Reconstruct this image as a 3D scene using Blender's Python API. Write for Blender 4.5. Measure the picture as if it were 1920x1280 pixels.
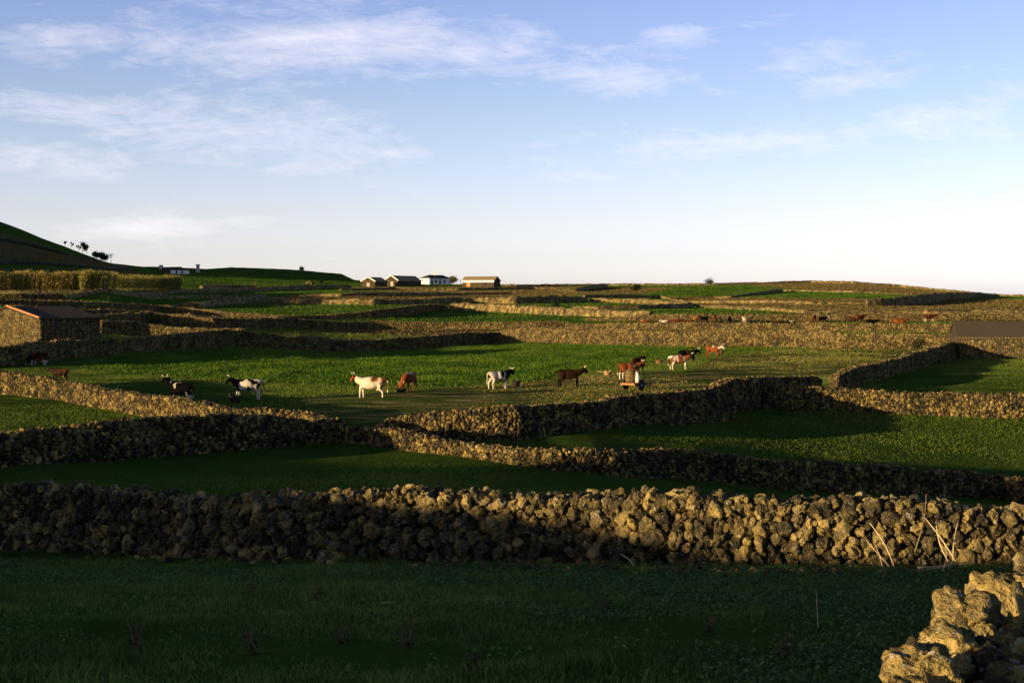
import bpy, bmesh, math, random
import numpy as np
from mathutils import Vector, Matrix, noise, Quaternion
S = bpy.context.scene
R = math.radians
rng = np.random.default_rng(7)
random.seed(7)
for o in list(bpy.data.objects): bpy.data.objects.remove(o)
COL = S.collection

# ------------------------------------------------------------------ camera
FPX, HY, CZ = 2558.0, 554.0, 6.0          # focal length in px of a 1920 wide picture, eye line, eye height
cd = bpy.data.cameras.new('camera'); cam = bpy.data.objects.new('camera', cd); COL.objects.link(cam)
cam.location = (0, 0, CZ); cam.rotation_euler = (R(90), 0, 0)
cd.sensor_width = 36; cd.lens = 36*FPX/1920; cd.shift_y = -(640-HY)/1920
cd.clip_start = 0.1; cd.clip_end = 9000
S.camera = cam
# ------------------------------------------------------------------ light
SUN_AZ, SUN_EL = 57.0, 5.6                # light travels towards +X,+Y ; azimuth from +Y
az, el = R(SUN_AZ), R(SUN_EL)
trav = Vector((math.sin(az)*math.cos(el), math.cos(az)*math.cos(el), -math.sin(el)))
sd = bpy.data.lights.new('sun', 'SUN'); sun = bpy.data.objects.new('sun', sd); COL.objects.link(sun)
sd.energy = 5.0; sd.angle = R(0.5); sd.color = (1.0, 0.72, 0.36)
sun.rotation_euler = trav.to_track_quat('-Z', 'Y').to_euler(); sun.location = (-50, -50, 40)
S.view_settings.view_transform = 'Standard'; S.view_settings.look = 'None'
S.view_settings.exposure = 0.78; S.view_settings.gamma = 1
W = bpy.data.worlds.new('World'); S.world = W; W.use_nodes = True
nt = W.node_tree; N = nt.nodes; L = nt.links
bg = N['Background']; bg.inputs['Strength'].default_value = 0.15
sky = N.new('ShaderNodeTexSky'); sky.sky_type = 'NISHITA'; sky.sun_disc = False
sky.sun_elevation = el; sky.sun_rotation = math.pi + az
sky.air_density = 1.0; sky.dust_density = 0.6; sky.ozone_density = 2.0
def wm(op, a, b=None, c=None, clamp=False):
    n = N.new('ShaderNodeMath'); n.operation = op; n.use_clamp = clamp
    for i, v in enumerate((a, b, c)):
        if v is None: continue
        if isinstance(v, (int, float)): n.inputs[i].default_value = v
        else: L.new(v, n.inputs[i])
    return n.outputs[0]
tc = N.new('ShaderNodeTexCoord'); sep = N.new('ShaderNodeSeparateXYZ'); L.new(tc.outputs['Generated'], sep.inputs[0])
yy = wm('MAXIMUM', sep.outputs['Y'], 0.05)
cu = wm('DIVIDE', sep.outputs['X'], yy); cv = wm('DIVIDE', sep.outputs['Z'], yy)
front = wm('GREATER_THAN', sep.outputs['Y'], 0.1)
# streaky wisps, patterned by direction
comb = N.new('ShaderNodeCombineXYZ'); L.new(wm('ADD', wm('MULTIPLY', cu, 7.0), wm('MULTIPLY', cv, -9.0)), comb.inputs[0]); L.new(wm('MULTIPLY', cv, 34.0), comb.inputs[1])
n1 = N.new('ShaderNodeTexNoise'); n1.inputs['Scale'].default_value = 1.0; n1.inputs['Detail'].default_value = 10; n1.inputs['Roughness'].default_value = 0.68; n1.inputs['Distortion'].default_value = 0.5
L.new(comb.outputs[0], n1.inputs['Vector'])
clouds = [  # px, y, half width px, half height px, tilt, weight
 (560, 85, 520, 75, 0.03, .95), (640, 70, 300, 55, 0.06, 1.25), (880, 95, 170, 45, -0.05, .95), (250, 75, 260, 45, 0, .8), (1140, 145, 150, 32, 0.05, .9), (1262, 62, 75, 24, 0, 1.1),
 (1510, 118, 130, 34, -0.12, 1.15), (1590, 152, 105, 26, -0.05, 1.15), (1350, 172, 90, 14, 0, .8), (110, 95, 130, 60, 0, .8),
 (420, 240, 330, 75, 0.03, .95), (90, 205, 170, 40, 0.1, 1.0), (120, 300, 190, 36, 0.06, 1.05), (300, 425, 190, 28, -0.08, 1.0),
 (1100, 332, 75, 16, 0, .85), (1480, 262, 420, 34, -0.06, .9), (1800, 210, 220, 42, -0.12, .85), (730, 290, 60, 16, 0, .6), (1000, 296, 60, 10, 0, .5), (380, 320, 200, 18, 0, .5)]
mask = None
for (px, py, hw, hh, tl, wt) in clouds:
    du = wm('SUBTRACT', cu, (px-960)/FPX); dv = wm('SUBTRACT', cv, (HY-py)/FPX)
    dv = wm('ADD', dv, wm('MULTIPLY', du, tl))
    a = wm('POWER', wm('MULTIPLY', du, FPX/hw), 2.0); b = wm('POWER', wm('MULTIPLY', dv, FPX/hh), 2.0)
    g = wm('MULTIPLY', wm('EXPONENT', wm('MULTIPLY', wm('ADD', a, b), -0.8)), wt)
    mask = g if mask is None else wm('MAXIMUM', mask, g)
comb2 = N.new('ShaderNodeCombineXYZ'); L.new(wm('ADD', wm('MULTIPLY', cu, 30.0), wm('MULTIPLY', cv, 22.0)), comb2.inputs[0]); L.new(wm('ADD', wm('MULTIPLY', cv, 75.0), wm('MULTIPLY', cu, 4.0)), comb2.inputs[1])
n2 = N.new('ShaderNodeTexNoise'); n2.inputs['Scale'].default_value = 1.0; n2.inputs['Detail'].default_value = 8; n2.inputs['Roughness'].default_value = 0.7; n2.inputs['Distortion'].default_value = 0.9
L.new(comb2.outputs[0], n2.inputs['Vector'])
tex = wm('ADD', wm('MULTIPLY', n1.outputs['Fac'], 1.0), wm('MULTIPLY', n2.outputs['Fac'], .55))
cl = wm('MULTIPLY', wm('SUBTRACT', wm('ADD', tex, wm('MULTIPLY', mask, 0.34)), 0.90), 1.9, clamp=True)
cl = wm('MULTIPLY', cl, wm('MULTIPLY', front, 0.64))
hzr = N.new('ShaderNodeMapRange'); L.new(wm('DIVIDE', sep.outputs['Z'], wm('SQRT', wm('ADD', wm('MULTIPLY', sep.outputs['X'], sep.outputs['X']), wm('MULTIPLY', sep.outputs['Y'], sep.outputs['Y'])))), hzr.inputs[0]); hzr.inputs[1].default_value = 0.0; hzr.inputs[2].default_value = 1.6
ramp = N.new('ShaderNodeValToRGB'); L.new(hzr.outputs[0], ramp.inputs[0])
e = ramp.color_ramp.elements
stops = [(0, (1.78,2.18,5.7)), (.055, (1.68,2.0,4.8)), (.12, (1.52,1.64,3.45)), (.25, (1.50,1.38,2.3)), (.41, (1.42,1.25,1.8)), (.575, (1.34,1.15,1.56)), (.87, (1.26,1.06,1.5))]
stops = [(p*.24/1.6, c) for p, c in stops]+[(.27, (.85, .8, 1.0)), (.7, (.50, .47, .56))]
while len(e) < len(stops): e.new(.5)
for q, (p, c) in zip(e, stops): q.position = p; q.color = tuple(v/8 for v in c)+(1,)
mulc = N.new('ShaderNodeMix'); mulc.data_type = 'RGBA'; mulc.blend_type = 'MULTIPLY'; mulc.inputs[0].default_value = 1
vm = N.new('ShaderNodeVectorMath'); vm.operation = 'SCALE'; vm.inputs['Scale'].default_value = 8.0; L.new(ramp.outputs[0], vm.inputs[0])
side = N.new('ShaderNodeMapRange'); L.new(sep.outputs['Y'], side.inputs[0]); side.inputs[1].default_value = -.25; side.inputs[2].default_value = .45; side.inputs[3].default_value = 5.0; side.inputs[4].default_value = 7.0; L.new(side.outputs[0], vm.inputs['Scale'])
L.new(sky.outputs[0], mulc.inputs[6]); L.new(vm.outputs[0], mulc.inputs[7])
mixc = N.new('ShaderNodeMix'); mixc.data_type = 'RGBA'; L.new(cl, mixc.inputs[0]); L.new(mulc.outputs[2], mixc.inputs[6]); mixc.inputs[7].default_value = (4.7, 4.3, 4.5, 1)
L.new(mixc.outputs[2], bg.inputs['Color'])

# ------------------------------------------------------------------ terrain model
# each column: lie of the land along one bearing, (eye-line offset row, distance) from near to far
COLS = {
 -300: [(1049,31),(873,46.5),(745,80.5),(687,116),(670,124),(640,140),(604,178),(575,205),(562,240),(545,256),(525,300),(440,450),(290,640)],
 -100: [(1049,31),(873,46.5),(745,80.5),(687,116),(670,124),(640,140),(604,178),(575,205),(562,240),(548,256),(535,300),(500,430),(375,630)],
 40:  [(1049,31),(873,46.5),(745,80.5),(687,116),(670,124),(640,140),(604,178),(575,205),(562,240),(548,256),(540,300),(520,420),(430,620)],
 120: [(1049,31),(870,47.5),(757,76),(693,112),(668,129),(633,150),(607,178),(580,210),(562,242),(548,258),(540,305),(521,420),(461,610)],
 200: [(1049,31),(866,48.5),(768,72),(700,108),(667,135),(627,165),(610,180),(585,215),(565,245),(548,262),(540,310),(521,420),(492,600)],
 290: [(1049,31),(858,51),(785,67),(700,108),(659,145),(622,180),(603,205),(578,255),(556,310),(548,340),(541,370),(520,450),(500,640)],
 433: [(1049,31),(848,53),(808,60.5),(748,79.5),(700,108),(652,157),(618,195),(597,225),(585,250),(560,330),(548,380),(540,430),(515,560),(501,700)],
 560: [(1049,31),(836,56.5),(748,80),(700,108),(656,166),(618,205),(598,228),(578,275),(559,332),(546,405),(537,490),(506,700)],
 640: [(1049,31),(832,57),(748,80),(700,108),(662,172),(622,208),(615,218),(598,232),(571,290),(557,335),(545,420),(535,520),(513,690)],
 700: [(1049,31),(838,56),(748,80),(700,108),(659,177),(622,210),(613,220),(597,235),(572,288),(557,340),(546,420),(537,510),(528,600)],
 910: [(1049,31),(858,52),(825,57.5),(748,80),(700,108),(645,198),(619,212),(608,226),(588,262),(571,305),(557,360),(547,430),(537,530),(533,570)],
 1100:[(1049,31),(889,47.5),(812,60),(748,80),(700,107),(646,180),(617,210),(602,225),(595,236),(579,275),(566,333),(558,352),(546,440),(533,575)],
 1300:[(1049,31),(906,50.5),(783,69.5),(748,80),(692,111),(650,165),(620,195),(604,208),(589,232),(578,300),(570,328),(562,372),(558,385),(546,450),(532,575)],
 1460:[(1049,31),(918,53.3),(763,77),(700,107),(651,155),(621,190),(604,208),(588,240),(578,275),(560,345),(547,430),(528,575)],
 1600:[(1049,31),(925,55.5),(770,76),(727,90),(700,106),(654,150),(622,186),(604,206),(588,240),(574,292),(560,350),(545,440),(529,575)],
 1750:[(1049,31),(932,58),(777,74.5),(690,118),(653,148),(623,182),(604,204),(588,240),(574,305),(566,335),(552,440),(543,560)],
 1880:[(1049,31),(940,60),(782,73),(740,84),(668,134),(626,178),(604,204),(592,236),(580,275),(563,370),(556,430),(554,520)]}
CK = sorted(COLS)
def col_z(k, Y):
    t = COLS[k]; inv = np.array([1.0/d for _, d in t])[::-1]; ys = np.array([y for y, _ in t], float)[::-1]
    dl = t[-1][1]
    y = np.interp(1.0/np.maximum(Y, 1.0), inv, ys)
    z = CZ-(y-HY)/FPX*np.minimum(Y, dl)
    over = np.maximum(Y-dl, 0)
    return np.where(over > 0, np.maximum(z - over*0.035, -3 + 0*z), z)
def shade_ridge(x, Y):
    # unseen ridge added left of and behind the camera, shaped to shade foreground walls
    p = x*.545-Y*.839; q = x*.839+Y*.545
    return np.interp(p, [-60, -56, -52, -50, -47, -44, -40, -36, -30, -28.4, -26, -24, -21, -19, -16, -10, -5, 6, 20], [0, 3, 4.5, 4.9, 5.0, 5.2, 6.0, 6.6, 6.5, 6.0, 6.0, 5.9, 5.5, 5.7, 6.3, 7.1, 7.3, 7.4, 6]), np.exp(-(((q+32)/6.5)**2)/2)
def height(x, Y):
    x = np.asarray(x, float); Y = np.asarray(Y, float)
    Yc = np.maximum(Y, 31.0)
    px = np.clip(960+FPX*x/Yc, CK[0], CK[-1])
    zs = np.stack([col_z(k, Yc) for k in CK])
    i = np.clip(np.searchsorted(CK, px, side='right')-1, 0, len(CK)-2)
    ck = np.array(CK, float); f = (px-ck[i])/(ck[i+1]-ck[i])
    ii = i[None]; z = np.take_along_axis(zs, ii, 0)[0]*(1-f)+np.take_along_axis(zs, ii+1, 0)[0]*f
    zf = 4.4*(1-np.clip(Y, -25, 31)/31.0)
    z = np.where(Y < 31, zf, z)
    hk, wk = shade_ridge(x, Y)
    return z + np.maximum(hk-z, 0)*wk
def hz(x, y): return float(height(np.array([x]), np.array([y]))[0])
def depth(px, y):
    if y > 1049: return 4093.0/(y-917.0)
    px = min(max(px, CK[0]), CK[-1])
    i = max(0, min(len(CK)-2, int(np.searchsorted(CK, px, side='right'))-1))
    f = (px-CK[i])/(CK[i+1]-CK[i])
    lo, hi = 31.0, 640.0
    def yat(d):
        r = []
        for k in (CK[i], CK[i+1]):
            t = COLS[k]; inv = [1.0/q for _, q in t][::-1]; ys = [q for q, _ in t][::-1]; r.append(np.interp(1.0/d, inv, ys))
        return r[0]*(1-f)+r[1]*f
    for _ in range(40):
        m = (lo+hi)/2
        if yat(m) > y: lo = m
        else: hi = m
    return lo
def ground_at(px, y):
    d = depth(px, y); x = (px-960)/FPX*d
    return x, d, hz(x, d)
def pix(x, Y, z): return 960+FPX*x/Y, HY+FPX*(CZ-z)/Y

# ------------------------------------------------------------------ helpers
def tag(o, label=None, cat=None, group=None, kind=None):
    if label: o['label'] = label
    if cat: o['category'] = cat
    if group: o['group'] = group
    if kind: o['kind'] = kind
    return o
def empty(name, loc, rz=0, label=None, cat=None, group=None):
    o = bpy.data.objects.new(name, None); COL.objects.link(o); o.location = loc; o.rotation_euler = (0, 0, rz)
    return tag(o, label, cat, group)
def tri_mesh(name, V, Fc, mat, parent=None, attrs=None, smooth=False):
    me = bpy.data.meshes.new(name); V = np.asarray(V, np.float32); Fc = np.asarray(Fc, np.int32); k = Fc.shape[1]
    me.vertices.add(len(V)); me.vertices.foreach_set('co', V.ravel())
    me.loops.add(Fc.size); me.loops.foreach_set('vertex_index', Fc.ravel())
    me.polygons.add(len(Fc)); me.polygons.foreach_set('loop_start', np.arange(0, Fc.size, k, dtype=np.int32))
    me.polygons.foreach_set('use_smooth', np.full(len(Fc), smooth))
    me.update(calc_edges=True)
    for an, av in (attrs or {}).items():
        av = np.asarray(av, np.float32)
        if av.ndim == 1:
            a = me.attributes.new(an, 'FLOAT', 'POINT'); a.data.foreach_set('value', av)
        else:
            a = me.attributes.new(an, 'FLOAT_COLOR', 'POINT'); a.data.foreach_set('color', av.ravel())
    me.materials.append(mat)
    o = bpy.data.objects.new(name, me); COL.objects.link(o)
    if parent: o.parent = parent
    return o
class MB:
    """collects boxes, tubes and sheets for ONE mesh"""
    def __init__(s): s.bm = bmesh.new()
    def poly(s, pts):
        return s.bm.faces.new([s.bm.verts.new(p) for p in pts])
    def box(s, c, d, rot=None, taper=1.0, bev=0.0):
        M = rot or Matrix.Identity(3); vs = []
        for z in (-1, 1):
            t = taper if z > 0 else 1.0
            for x, y in ((-1,-1),(1,-1),(1,1),(-1,1)):
                vs.append(s.bm.verts.new(Vector(c)+M@Vector((x*d[0]/2*t, y*d[1]/2*t, z*d[2]/2))))
        fs = [s.bm.faces.new([vs[i] for i in q]) for q in ((3,2,1,0),(4,5,6,7),(0,1,5,4),(1,2,6,5),(2,3,7,6),(3,0,4,7))]
        if bev > 0:
            es = list({e for f in fs for e in f.edges}); bmesh.ops.bevel(s.bm, geom=es, offset=bev, segments=2, affect='EDGES')
        return s
    def prism(s, pts, ext):
        a = [s.bm.verts.new(Vector(p)) for p in pts]; b = [s.bm.verts.new(Vector(p)+Vector(ext)) for p in pts]; n = len(a)
        s.bm.faces.new(a[::-1]); s.bm.faces.new(b)
        for i in range(n): s.bm.faces.new([a[i], a[(i+1)%n], b[(i+1)%n], b[i]])
        return s
    def tube(s, pts, rad, n=8, caps=True):
        pts = [Vector(p) for p in pts]
        if not hasattr(rad, '__len__'): rad = [rad]*len(pts)
        rings = []; up = Vector((0, 0, 1))
        for i, p in enumerate(pts):
            t = (pts[min(i+1, len(pts)-1)]-pts[max(i-1, 0)]).normalized()
            u = t.cross(up)
            if u.length < 1e-3: u = t.cross(Vector((1, 0, 0)))
            u.normalize(); w = t.cross(u)
            rings.append([s.bm.verts.new(p+(u*math.cos(a)+w*math.sin(a))*rad[i]) for a in [2*math.pi*k/n for k in range(n)]])
        for a, b in zip(rings, rings[1:]):
            for k in range(n): s.bm.faces.new([a[k], a[(k+1)%n], b[(k+1)%n], b[k]])
        if caps: s.bm.faces.new(rings[0][::-1]); s.bm.faces.new(rings[-1])
        return s
    def lathe(s, prof, n=20, c=(0,0,0), M=None):
        M = M or Matrix.Identity(3); rings = []
        for r, z in prof: rings.append([s.bm.verts.new(Vector(c)+M@Vector((r*math.cos(2*math.pi*k/n), r*math.sin(2*math.pi*k/n), z))) for k in range(n)])
        for a, b in zip(rings, rings[1:]):
            for k in range(n): s.bm.faces.new([a[k], a[(k+1)%n], b[(k+1)%n], b[k]])
        s.bm.faces.new(rings[0][::-1]); s.bm.faces.new(rings[-1])
        return s
    def build(s, name, mat, parent=None, smooth=False):
        bmesh.ops.recalc_face_normals(s.bm, faces=s.bm.faces[:])
        me = bpy.data.meshes.new(name); s.bm.to_mesh(me); s.bm.free(); me.materials.append(mat)
        if smooth: me.polygons.foreach_set('use_smooth', [True]*len(me.polygons))
        o = bpy.data.objects.new(name, me); COL.objects.link(o)
        if parent: o.parent = parent
        return o

# ------------------------------------------------------------------ materials
class MT:
    def __init__(s, name, rough=0.9, spec=0.1):
        s.m = bpy.data.materials.new(name); s.m.use_nodes = True; s.n = s.m.node_tree.nodes; s.l = s.m.node_tree.links
        s.p = s.n['Principled BSDF']; s.p.inputs['Roughness'].default_value = rough
        s.p.inputs['Specular IOR Level'].default_value = spec
        s.tc = s.n.new('ShaderNodeTexCoord')
    def co(s, kind='Object', scale=(1,1,1)):
        mp = s.n.new('ShaderNodeMapping'); s.l.new(s.tc.outputs[kind], mp.inputs[0]); mp.inputs['Scale'].default_value = scale; return mp.outputs[0]
    def noise(s, scale, detail=4, rough=.55, vec=None, dist=0):
        n = s.n.new('ShaderNodeTexNoise'); n.inputs['Scale'].default_value = scale; n.inputs['Detail'].default_value = detail
        n.inputs['Roughness'].default_value = rough; n.inputs['Distortion'].default_value = dist
        s.l.new(vec if vec is not None else s.tc.outputs['Object'], n.inputs['Vector']); return n.outputs['Fac']
    def voro(s, scale, vec=None, feature='F1'):
        n = s.n.new('ShaderNodeTexVoronoi'); n.feature = feature; n.inputs['Scale'].default_value = scale
        s.l.new(vec if vec is not None else s.tc.outputs['Object'], n.inputs['Vector']); return n.outputs['Distance']
    def ramp(s, fac, stops):
        n = s.n.new('ShaderNodeValToRGB'); s.l.new(fac, n.inputs[0]); e = n.color_ramp.elements
        while len(e) < len(stops): e.new(0.5)
        for q, (p, c) in zip(e, stops): q.position = p; q.color = (*c, 1) if len(c) == 3 else c
        return n.outputs[0]
    def mr(s, fac, a, b, c=0, d=1):
        n = s.n.new('ShaderNodeMapRange'); s.l.new(fac, n.inputs[0]); 
        for i, v in enumerate((a, b, c, d)): n.inputs[i+1].default_value = v
        return n.outputs[0]
    def mix(s, fac, a, b, mode='MIX'):
        n = s.n.new('ShaderNodeMix'); n.data_type = 'RGBA'; n.blend_type = mode
        for i, v in ((0, fac), (6, a), (7, b)):
            if isinstance(v, (int, float)): n.inputs[i].default_value = v
            elif isinstance(v, tuple): n.inputs[i].default_value = (*v, 1)
            else: s.l.new(v, n.inputs[i])
        return n.outputs[2]
    def math(s, op, a, b=0.0):
        n = s.n.new('ShaderNodeMath'); n.operation = op
        for i, v in enumerate((a, b)):
            if isinstance(v, (int, float)): n.inputs[i].default_value = v
            else: s.l.new(v, n.inputs[i])
        return n.outputs[0]
    def attr(s, name, out='Fac'):
        n = s.n.new('ShaderNodeAttribute'); n.attribute_name = name; return n.outputs[out]
    def bump(s, hgt, strength=.5, dist=.02, normal=None):
        n = s.n.new('ShaderNodeBump'); n.inputs['Strength'].default_value = strength; n.inputs['Distance'].default_value = dist
        s.l.new(hgt, n.inputs['Height'])
        if normal is not None: s.l.new(normal, n.inputs['Normal'])
        return n.outputs[0]
    def out(s, color=None, normal=None):
        if color is not None:
            if isinstance(color, tuple): s.p.inputs['Base Color'].default_value = (*color, 1)
            else: s.l.new(color, s.p.inputs['Base Color'])
        if normal is not None: s.l.new(normal, s.p.inputs['Normal'])
        return s.m

def stone_mat(name, lich=0.5, sc=1.0, dark=(.05,.043,.033), och=(.30,.195,.058), bump=.8, white=.66):
    m = MT(name, 0.95, 0.12); t = m.attr('tint')
    n1 = m.noise(2.2*sc, 6, .65, dist=.3); n2 = m.noise(11*sc, 5, .7); n3 = m.noise(38*sc, 3, .6)
    f = m.math('ADD', m.math('MULTIPLY', n1, .9), m.math('ADD', m.math('MULTIPLY', n2, .5), m.math('MULTIPLY', t, .22)))
    c = m.ramp(m.mr(f, .92-lich*.45, 1.36-lich*.45), [(0, dark), (.35, tuple(a*.55+b*.3 for a, b in zip(dark, och))), (.7, och), (1, tuple(min(1, v*1.35) for v in och))])
    grey = m.mr(m.noise(4.5*sc, 5, .7, dist=.6), .54, .62); c = m.mix(m.math('MULTIPLY', grey, .45), c, (.10, .098, .075))
    w = m.mr(m.math('ADD', m.math('MULTIPLY', m.noise(7*sc, 7, .8, dist=.8), .7), m.math('MULTIPLY', m.noise(34*sc, 3, .6), .3)), white-.03, white+.03); c = m.mix(w, c, (.5, .48, .42))
    tt = m.mr(t, 0, 1, .72, 1.15); hv = m.n.new('ShaderNodeHueSaturation'); m.l.new(c, hv.inputs['Color']); m.l.new(tt, hv.inputs['Value'])
    pit = m.voro(26*sc)
    h = m.math('ADD', m.math('MULTIPLY', n2, 1.6), m.math('ADD', m.math('MULTIPLY', n3, .8), m.math('MULTIPLY', pit, .5)))
    return m.out(hv.outputs[0], m.bump(h, bump, .05/sc))
M_STONE = stone_mat('lichened_basalt', .58, 1.0, (.040,.037,.024), (.40,.30,.105), 1.0, .585)
M_STONE_MID = stone_mat('field_wall_stone', .52, .8, (.036,.032,.022), (.40,.29,.095), .8, .66)
M_STONE_FAR = stone_mat('far_wall_stone', .70, .45, (.050,.041,.025), (.235,.178,.064), .5, .80)
M_CORE = MT('wall_core_earth').out((.022, .018, .013))

def ground_mat():
    m = MT('pasture_ground', 1.0, 0.0)
    pos = m.co()
    big = m.noise(.05, 5, .6); med = m.noise(.5, 5, .65); fine = m.noise(6, 5, .7)
    st = m.noise(1, 4, .6, vec=m.co(scale=(.25, .9, 1)))
    g = m.ramp(m.math('ADD', m.math('MULTIPLY', med, .6), m.math('MULTIPLY', fine, .4)), [(.25, (.030, .060, .010)), (.5, (.055, .105, .016)), (.8, (.11, .16, .030))])
    g = m.mix(m.mr(big, .4, .65, 0, .45), g, (.055, .085, .018))
    dry = m.ramp(m.math('ADD', m.math('MULTIPLY', med, .5), m.math('MULTIPLY', fine, .5)), [(.3, (.06, .05, .02)), (.55, (.14, .105, .04)), (.8, (.22, .165, .06))])
    dm = m.attr('dry'); dm = m.mr(m.math('ADD', dm, m.math('MULTIPLY', m.math('SUBTRACT', med, .5), .5)), .35, .65)
    c = m.mix(dm, g, dry)
    s = m.attr('straw'); sf = m.mr(m.math('ADD', m.math('MULTIPLY', st, .8), m.math('MULTIPLY', fine, .35)), .56, .72)
    c = m.mix(m.math('MULTIPLY', s, sf), c, (.42, .30, .12))
    tr = m.mr(m.noise(.9, 5, .7, vec=m.co(scale=(.5, 1, 1))), .48, .66)
    c = m.mix(m.math('MULTIPLY', m.math('MULTIPLY', s, tr), .6), c, (.14, .12, .045))
    h = m.math('ADD', m.math('MULTIPLY', fine, 1.0), m.math('MULTIPLY', m.noise(1.6, 4, .6), 1.0))
    return m.out(c, m.bump(h, 1.0, .22))
M_GROUND = ground_mat()

def leaf_mat(name, lo, hi, trans=.25):
    m = MT(name, .8, .1); c = m.ramp(m.attr('tint'), [(0, lo), (1, hi)])
    m.out(c); tr = m.n.new('ShaderNodeBsdfTranslucent'); m.l.new(c, tr.inputs['Color']); mx = m.n.new('ShaderNodeMixShader'); mx.inputs[0].default_value = trans
    out = m.n['Material Output']; m.l.new(m.p.outputs[0], mx.inputs[1]); m.l.new(tr.outputs[0], mx.inputs[2]); m.l.new(mx.outputs[0], out.inputs['Surface'])
    return m.m
def flat(name, c, var=.25, sc=6, rough=.85, bump=.2):
    m = MT(name, rough, .15); n = m.noise(sc, 5, .6)
    return m.out(m.ramp(n, [(.25, tuple(v*(1-var) for v in c)), (.75, tuple(min(1, v*(1+var)) for v in c))]), m.bump(m.noise(sc*4, 4), bump, .02))

# ------------------------------------------------------------------ the ground sheet
def in_poly(px, py, poly):
    r = np.zeros(px.shape, bool); n = len(poly)
    for i in range(n):
        x1, y1 = poly[i]; x2, y2 = poly[(i+1) % n]
        c = ((y1 > py) != (y2 > py)) & (px < (x2-x1)*(py-y1)/((y2-y1) if y2 != y1 else 1e-9)+x1)
        r ^= c
    return r
DRY = [[(470,622),(640,614),(900,614),(935,626),(905,643),(733,657),(640,662),(533,655),(460,650)],
       [(930,612),(1300,612),(2200,614),(2200,652),(1300,651),(930,642)],
       [(1250,556),(1625,560),(2200,562),(2200,600),(1700,592),(1511,590),(1420,580),(1310,572)],
       [(-200,562),(120,562),(300,575),(420,590),(540,597),(400,606),(-200,604)],
       [(600,539),(1000,537),(1270,540),(1200,551),(860,553),(740,548)],
       [(1330,527),(1520,520),(2200,545),(2200,558),(1750,552),(1600,546),(1480,541)],
       [(1190,589),(2200,588),(2200,604),(1190,604)], [(845,552),(1100,552),(1070,556),(880,558),(850,566),(510,572),(510,556),(600,556)]]
STRAW = [[(560,745),(760,735),(1000,715),(1150,700),(1290,700),(1340,672),(1480,652),(1760,654),(1580,706),(1400,722),(1180,752),(960,770),(700,795),(600,785)]]
def field_masks(x, Y, z):
    px, py = pix(x, np.maximum(Y, 1), z)
    ok = Y > 30
    d = np.zeros(px.shape); s = np.zeros(px.shape)
    for p in DRY: d = np.where(in_poly(px, py, p) & ok, 1.0, d)
    for p in STRAW: s = np.where(in_poly(px, py, p) & ok, 1.0, s)
    return px, py, d, s
DRY += [[(-300,380),(20,440),(140,478),(250,500),(250,508),(120,500),(-300,470)], [(-300,500),(240,508),(300,516),(-300,516)]]
def spaced(stops):
    out = []
    for (a, b, st) in stops: out += list(np.arange(a, b, st))
    return np.array(out+[stops[-1][1]])
gy = spaced([(-2500,-400,300),(-400,-90,30),(-90,-30,4),(-30,4,1.5),(4,60,.6),(60,135,.8),(135,240,1.0),(240,480,1.8),(480,740,4),(740,1400,40),(1400,6000,300)])
gx0 = spaced([(0,35,.7),(35,90,1.4),(90,260,3.0),(260,700,12),(700,1500,60),(1500,5000,350)])
gx = np.concatenate([-gx0[::-1], gx0[1:]])
GX, GY = np.meshgrid(gx, gy); GZ = height(GX, GY)
sm = (GY > 4) & (GY < 800) & (np.abs(GX) < 400)
def vnoise(x, y, sc, seed=0):
    x = x/sc+seed*17.3; y = y/sc+seed*9.1; xi = np.floor(x).astype(int); yi = np.floor(y).astype(int); fx = x-xi; fy = y-yi
    fx = fx*fx*(3-2*fx); fy = fy*fy*(3-2*fy)
    def h(a, b):
        v = np.sin(a*127.1+b*311.7+seed*74.7)*43758.5453; return v-np.floor(v)
    return (h(xi,yi)*(1-fx)+h(xi+1,yi)*fx)*(1-fy)+(h(xi,yi+1)*(1-fx)+h(xi+1,yi+1)*fx)*fy
rel = np.where(GY < 240, .05, .12)*(vnoise(GX, GY, 2.2)-.5)*2+np.where(GY > 60, .10, .05)*(vnoise(GX, GY, 9, 2)-.5)*2
GZ = GZ+np.where(sm, rel, 0)
px_, py_, dm_, sm_ = field_masks(GX, GY, height(GX, GY))
ny, nx = GX.shape; idx = np.arange(ny*nx).reshape(ny, nx)
Fq = np.stack([idx[:-1,:-1], idx[:-1,1:], idx[1:,1:], idx[1:,:-1]], -1).reshape(-1, 4)
g = tri_mesh('ground', np.stack([GX, GY, GZ], -1).reshape(-1, 3), Fq, M_GROUND, attrs={'dry': dm_.ravel(), 'straw': sm_.ravel()}, smooth=True)
tag(g, kind='structure')

# ------------------------------------------------------------------ stones
def rock_lib(level, n, amp, seed):
    bm = bmesh.new(); bmesh.ops.create_icosphere(bm, subdivisions=level, radius=1.0)
    base = [v.co.copy() for v in bm.verts]; Fc = np.array([[v.index for v in f.verts] for f in bm.faces], np.int32); bm.free()
    lib = []
    for k in range(n):
        off = Vector((k*13.1+seed, k*7.7, k*3.3)); P = []
        cuts = [(Vector((random.gauss(0,1), random.gauss(0,1), random.gauss(0,1))).normalized(), random.uniform(.62, .88)) for _ in range(6)]
        for c in base:
            q = c.copy()
            for nrm, dd in cuts:
                t = q.dot(nrm)
                if t > dd: q -= nrm*(t-dd)*.85
            r = 1+amp*(noise.noise(c*1.3+off)*1.1+noise.noise(c*2.9+off)*.55)
            if level >= 3: r += amp*(-abs(noise.noise(c*4.2+off))*.9+noise.noise(c*8+off)*.34+.14)
            if level >= 4: r += amp*(noise.noise(c*15+off)*.22)
            P.append(q*r)
        lib.append(np.array(P, np.float32))
    return lib, Fc
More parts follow.
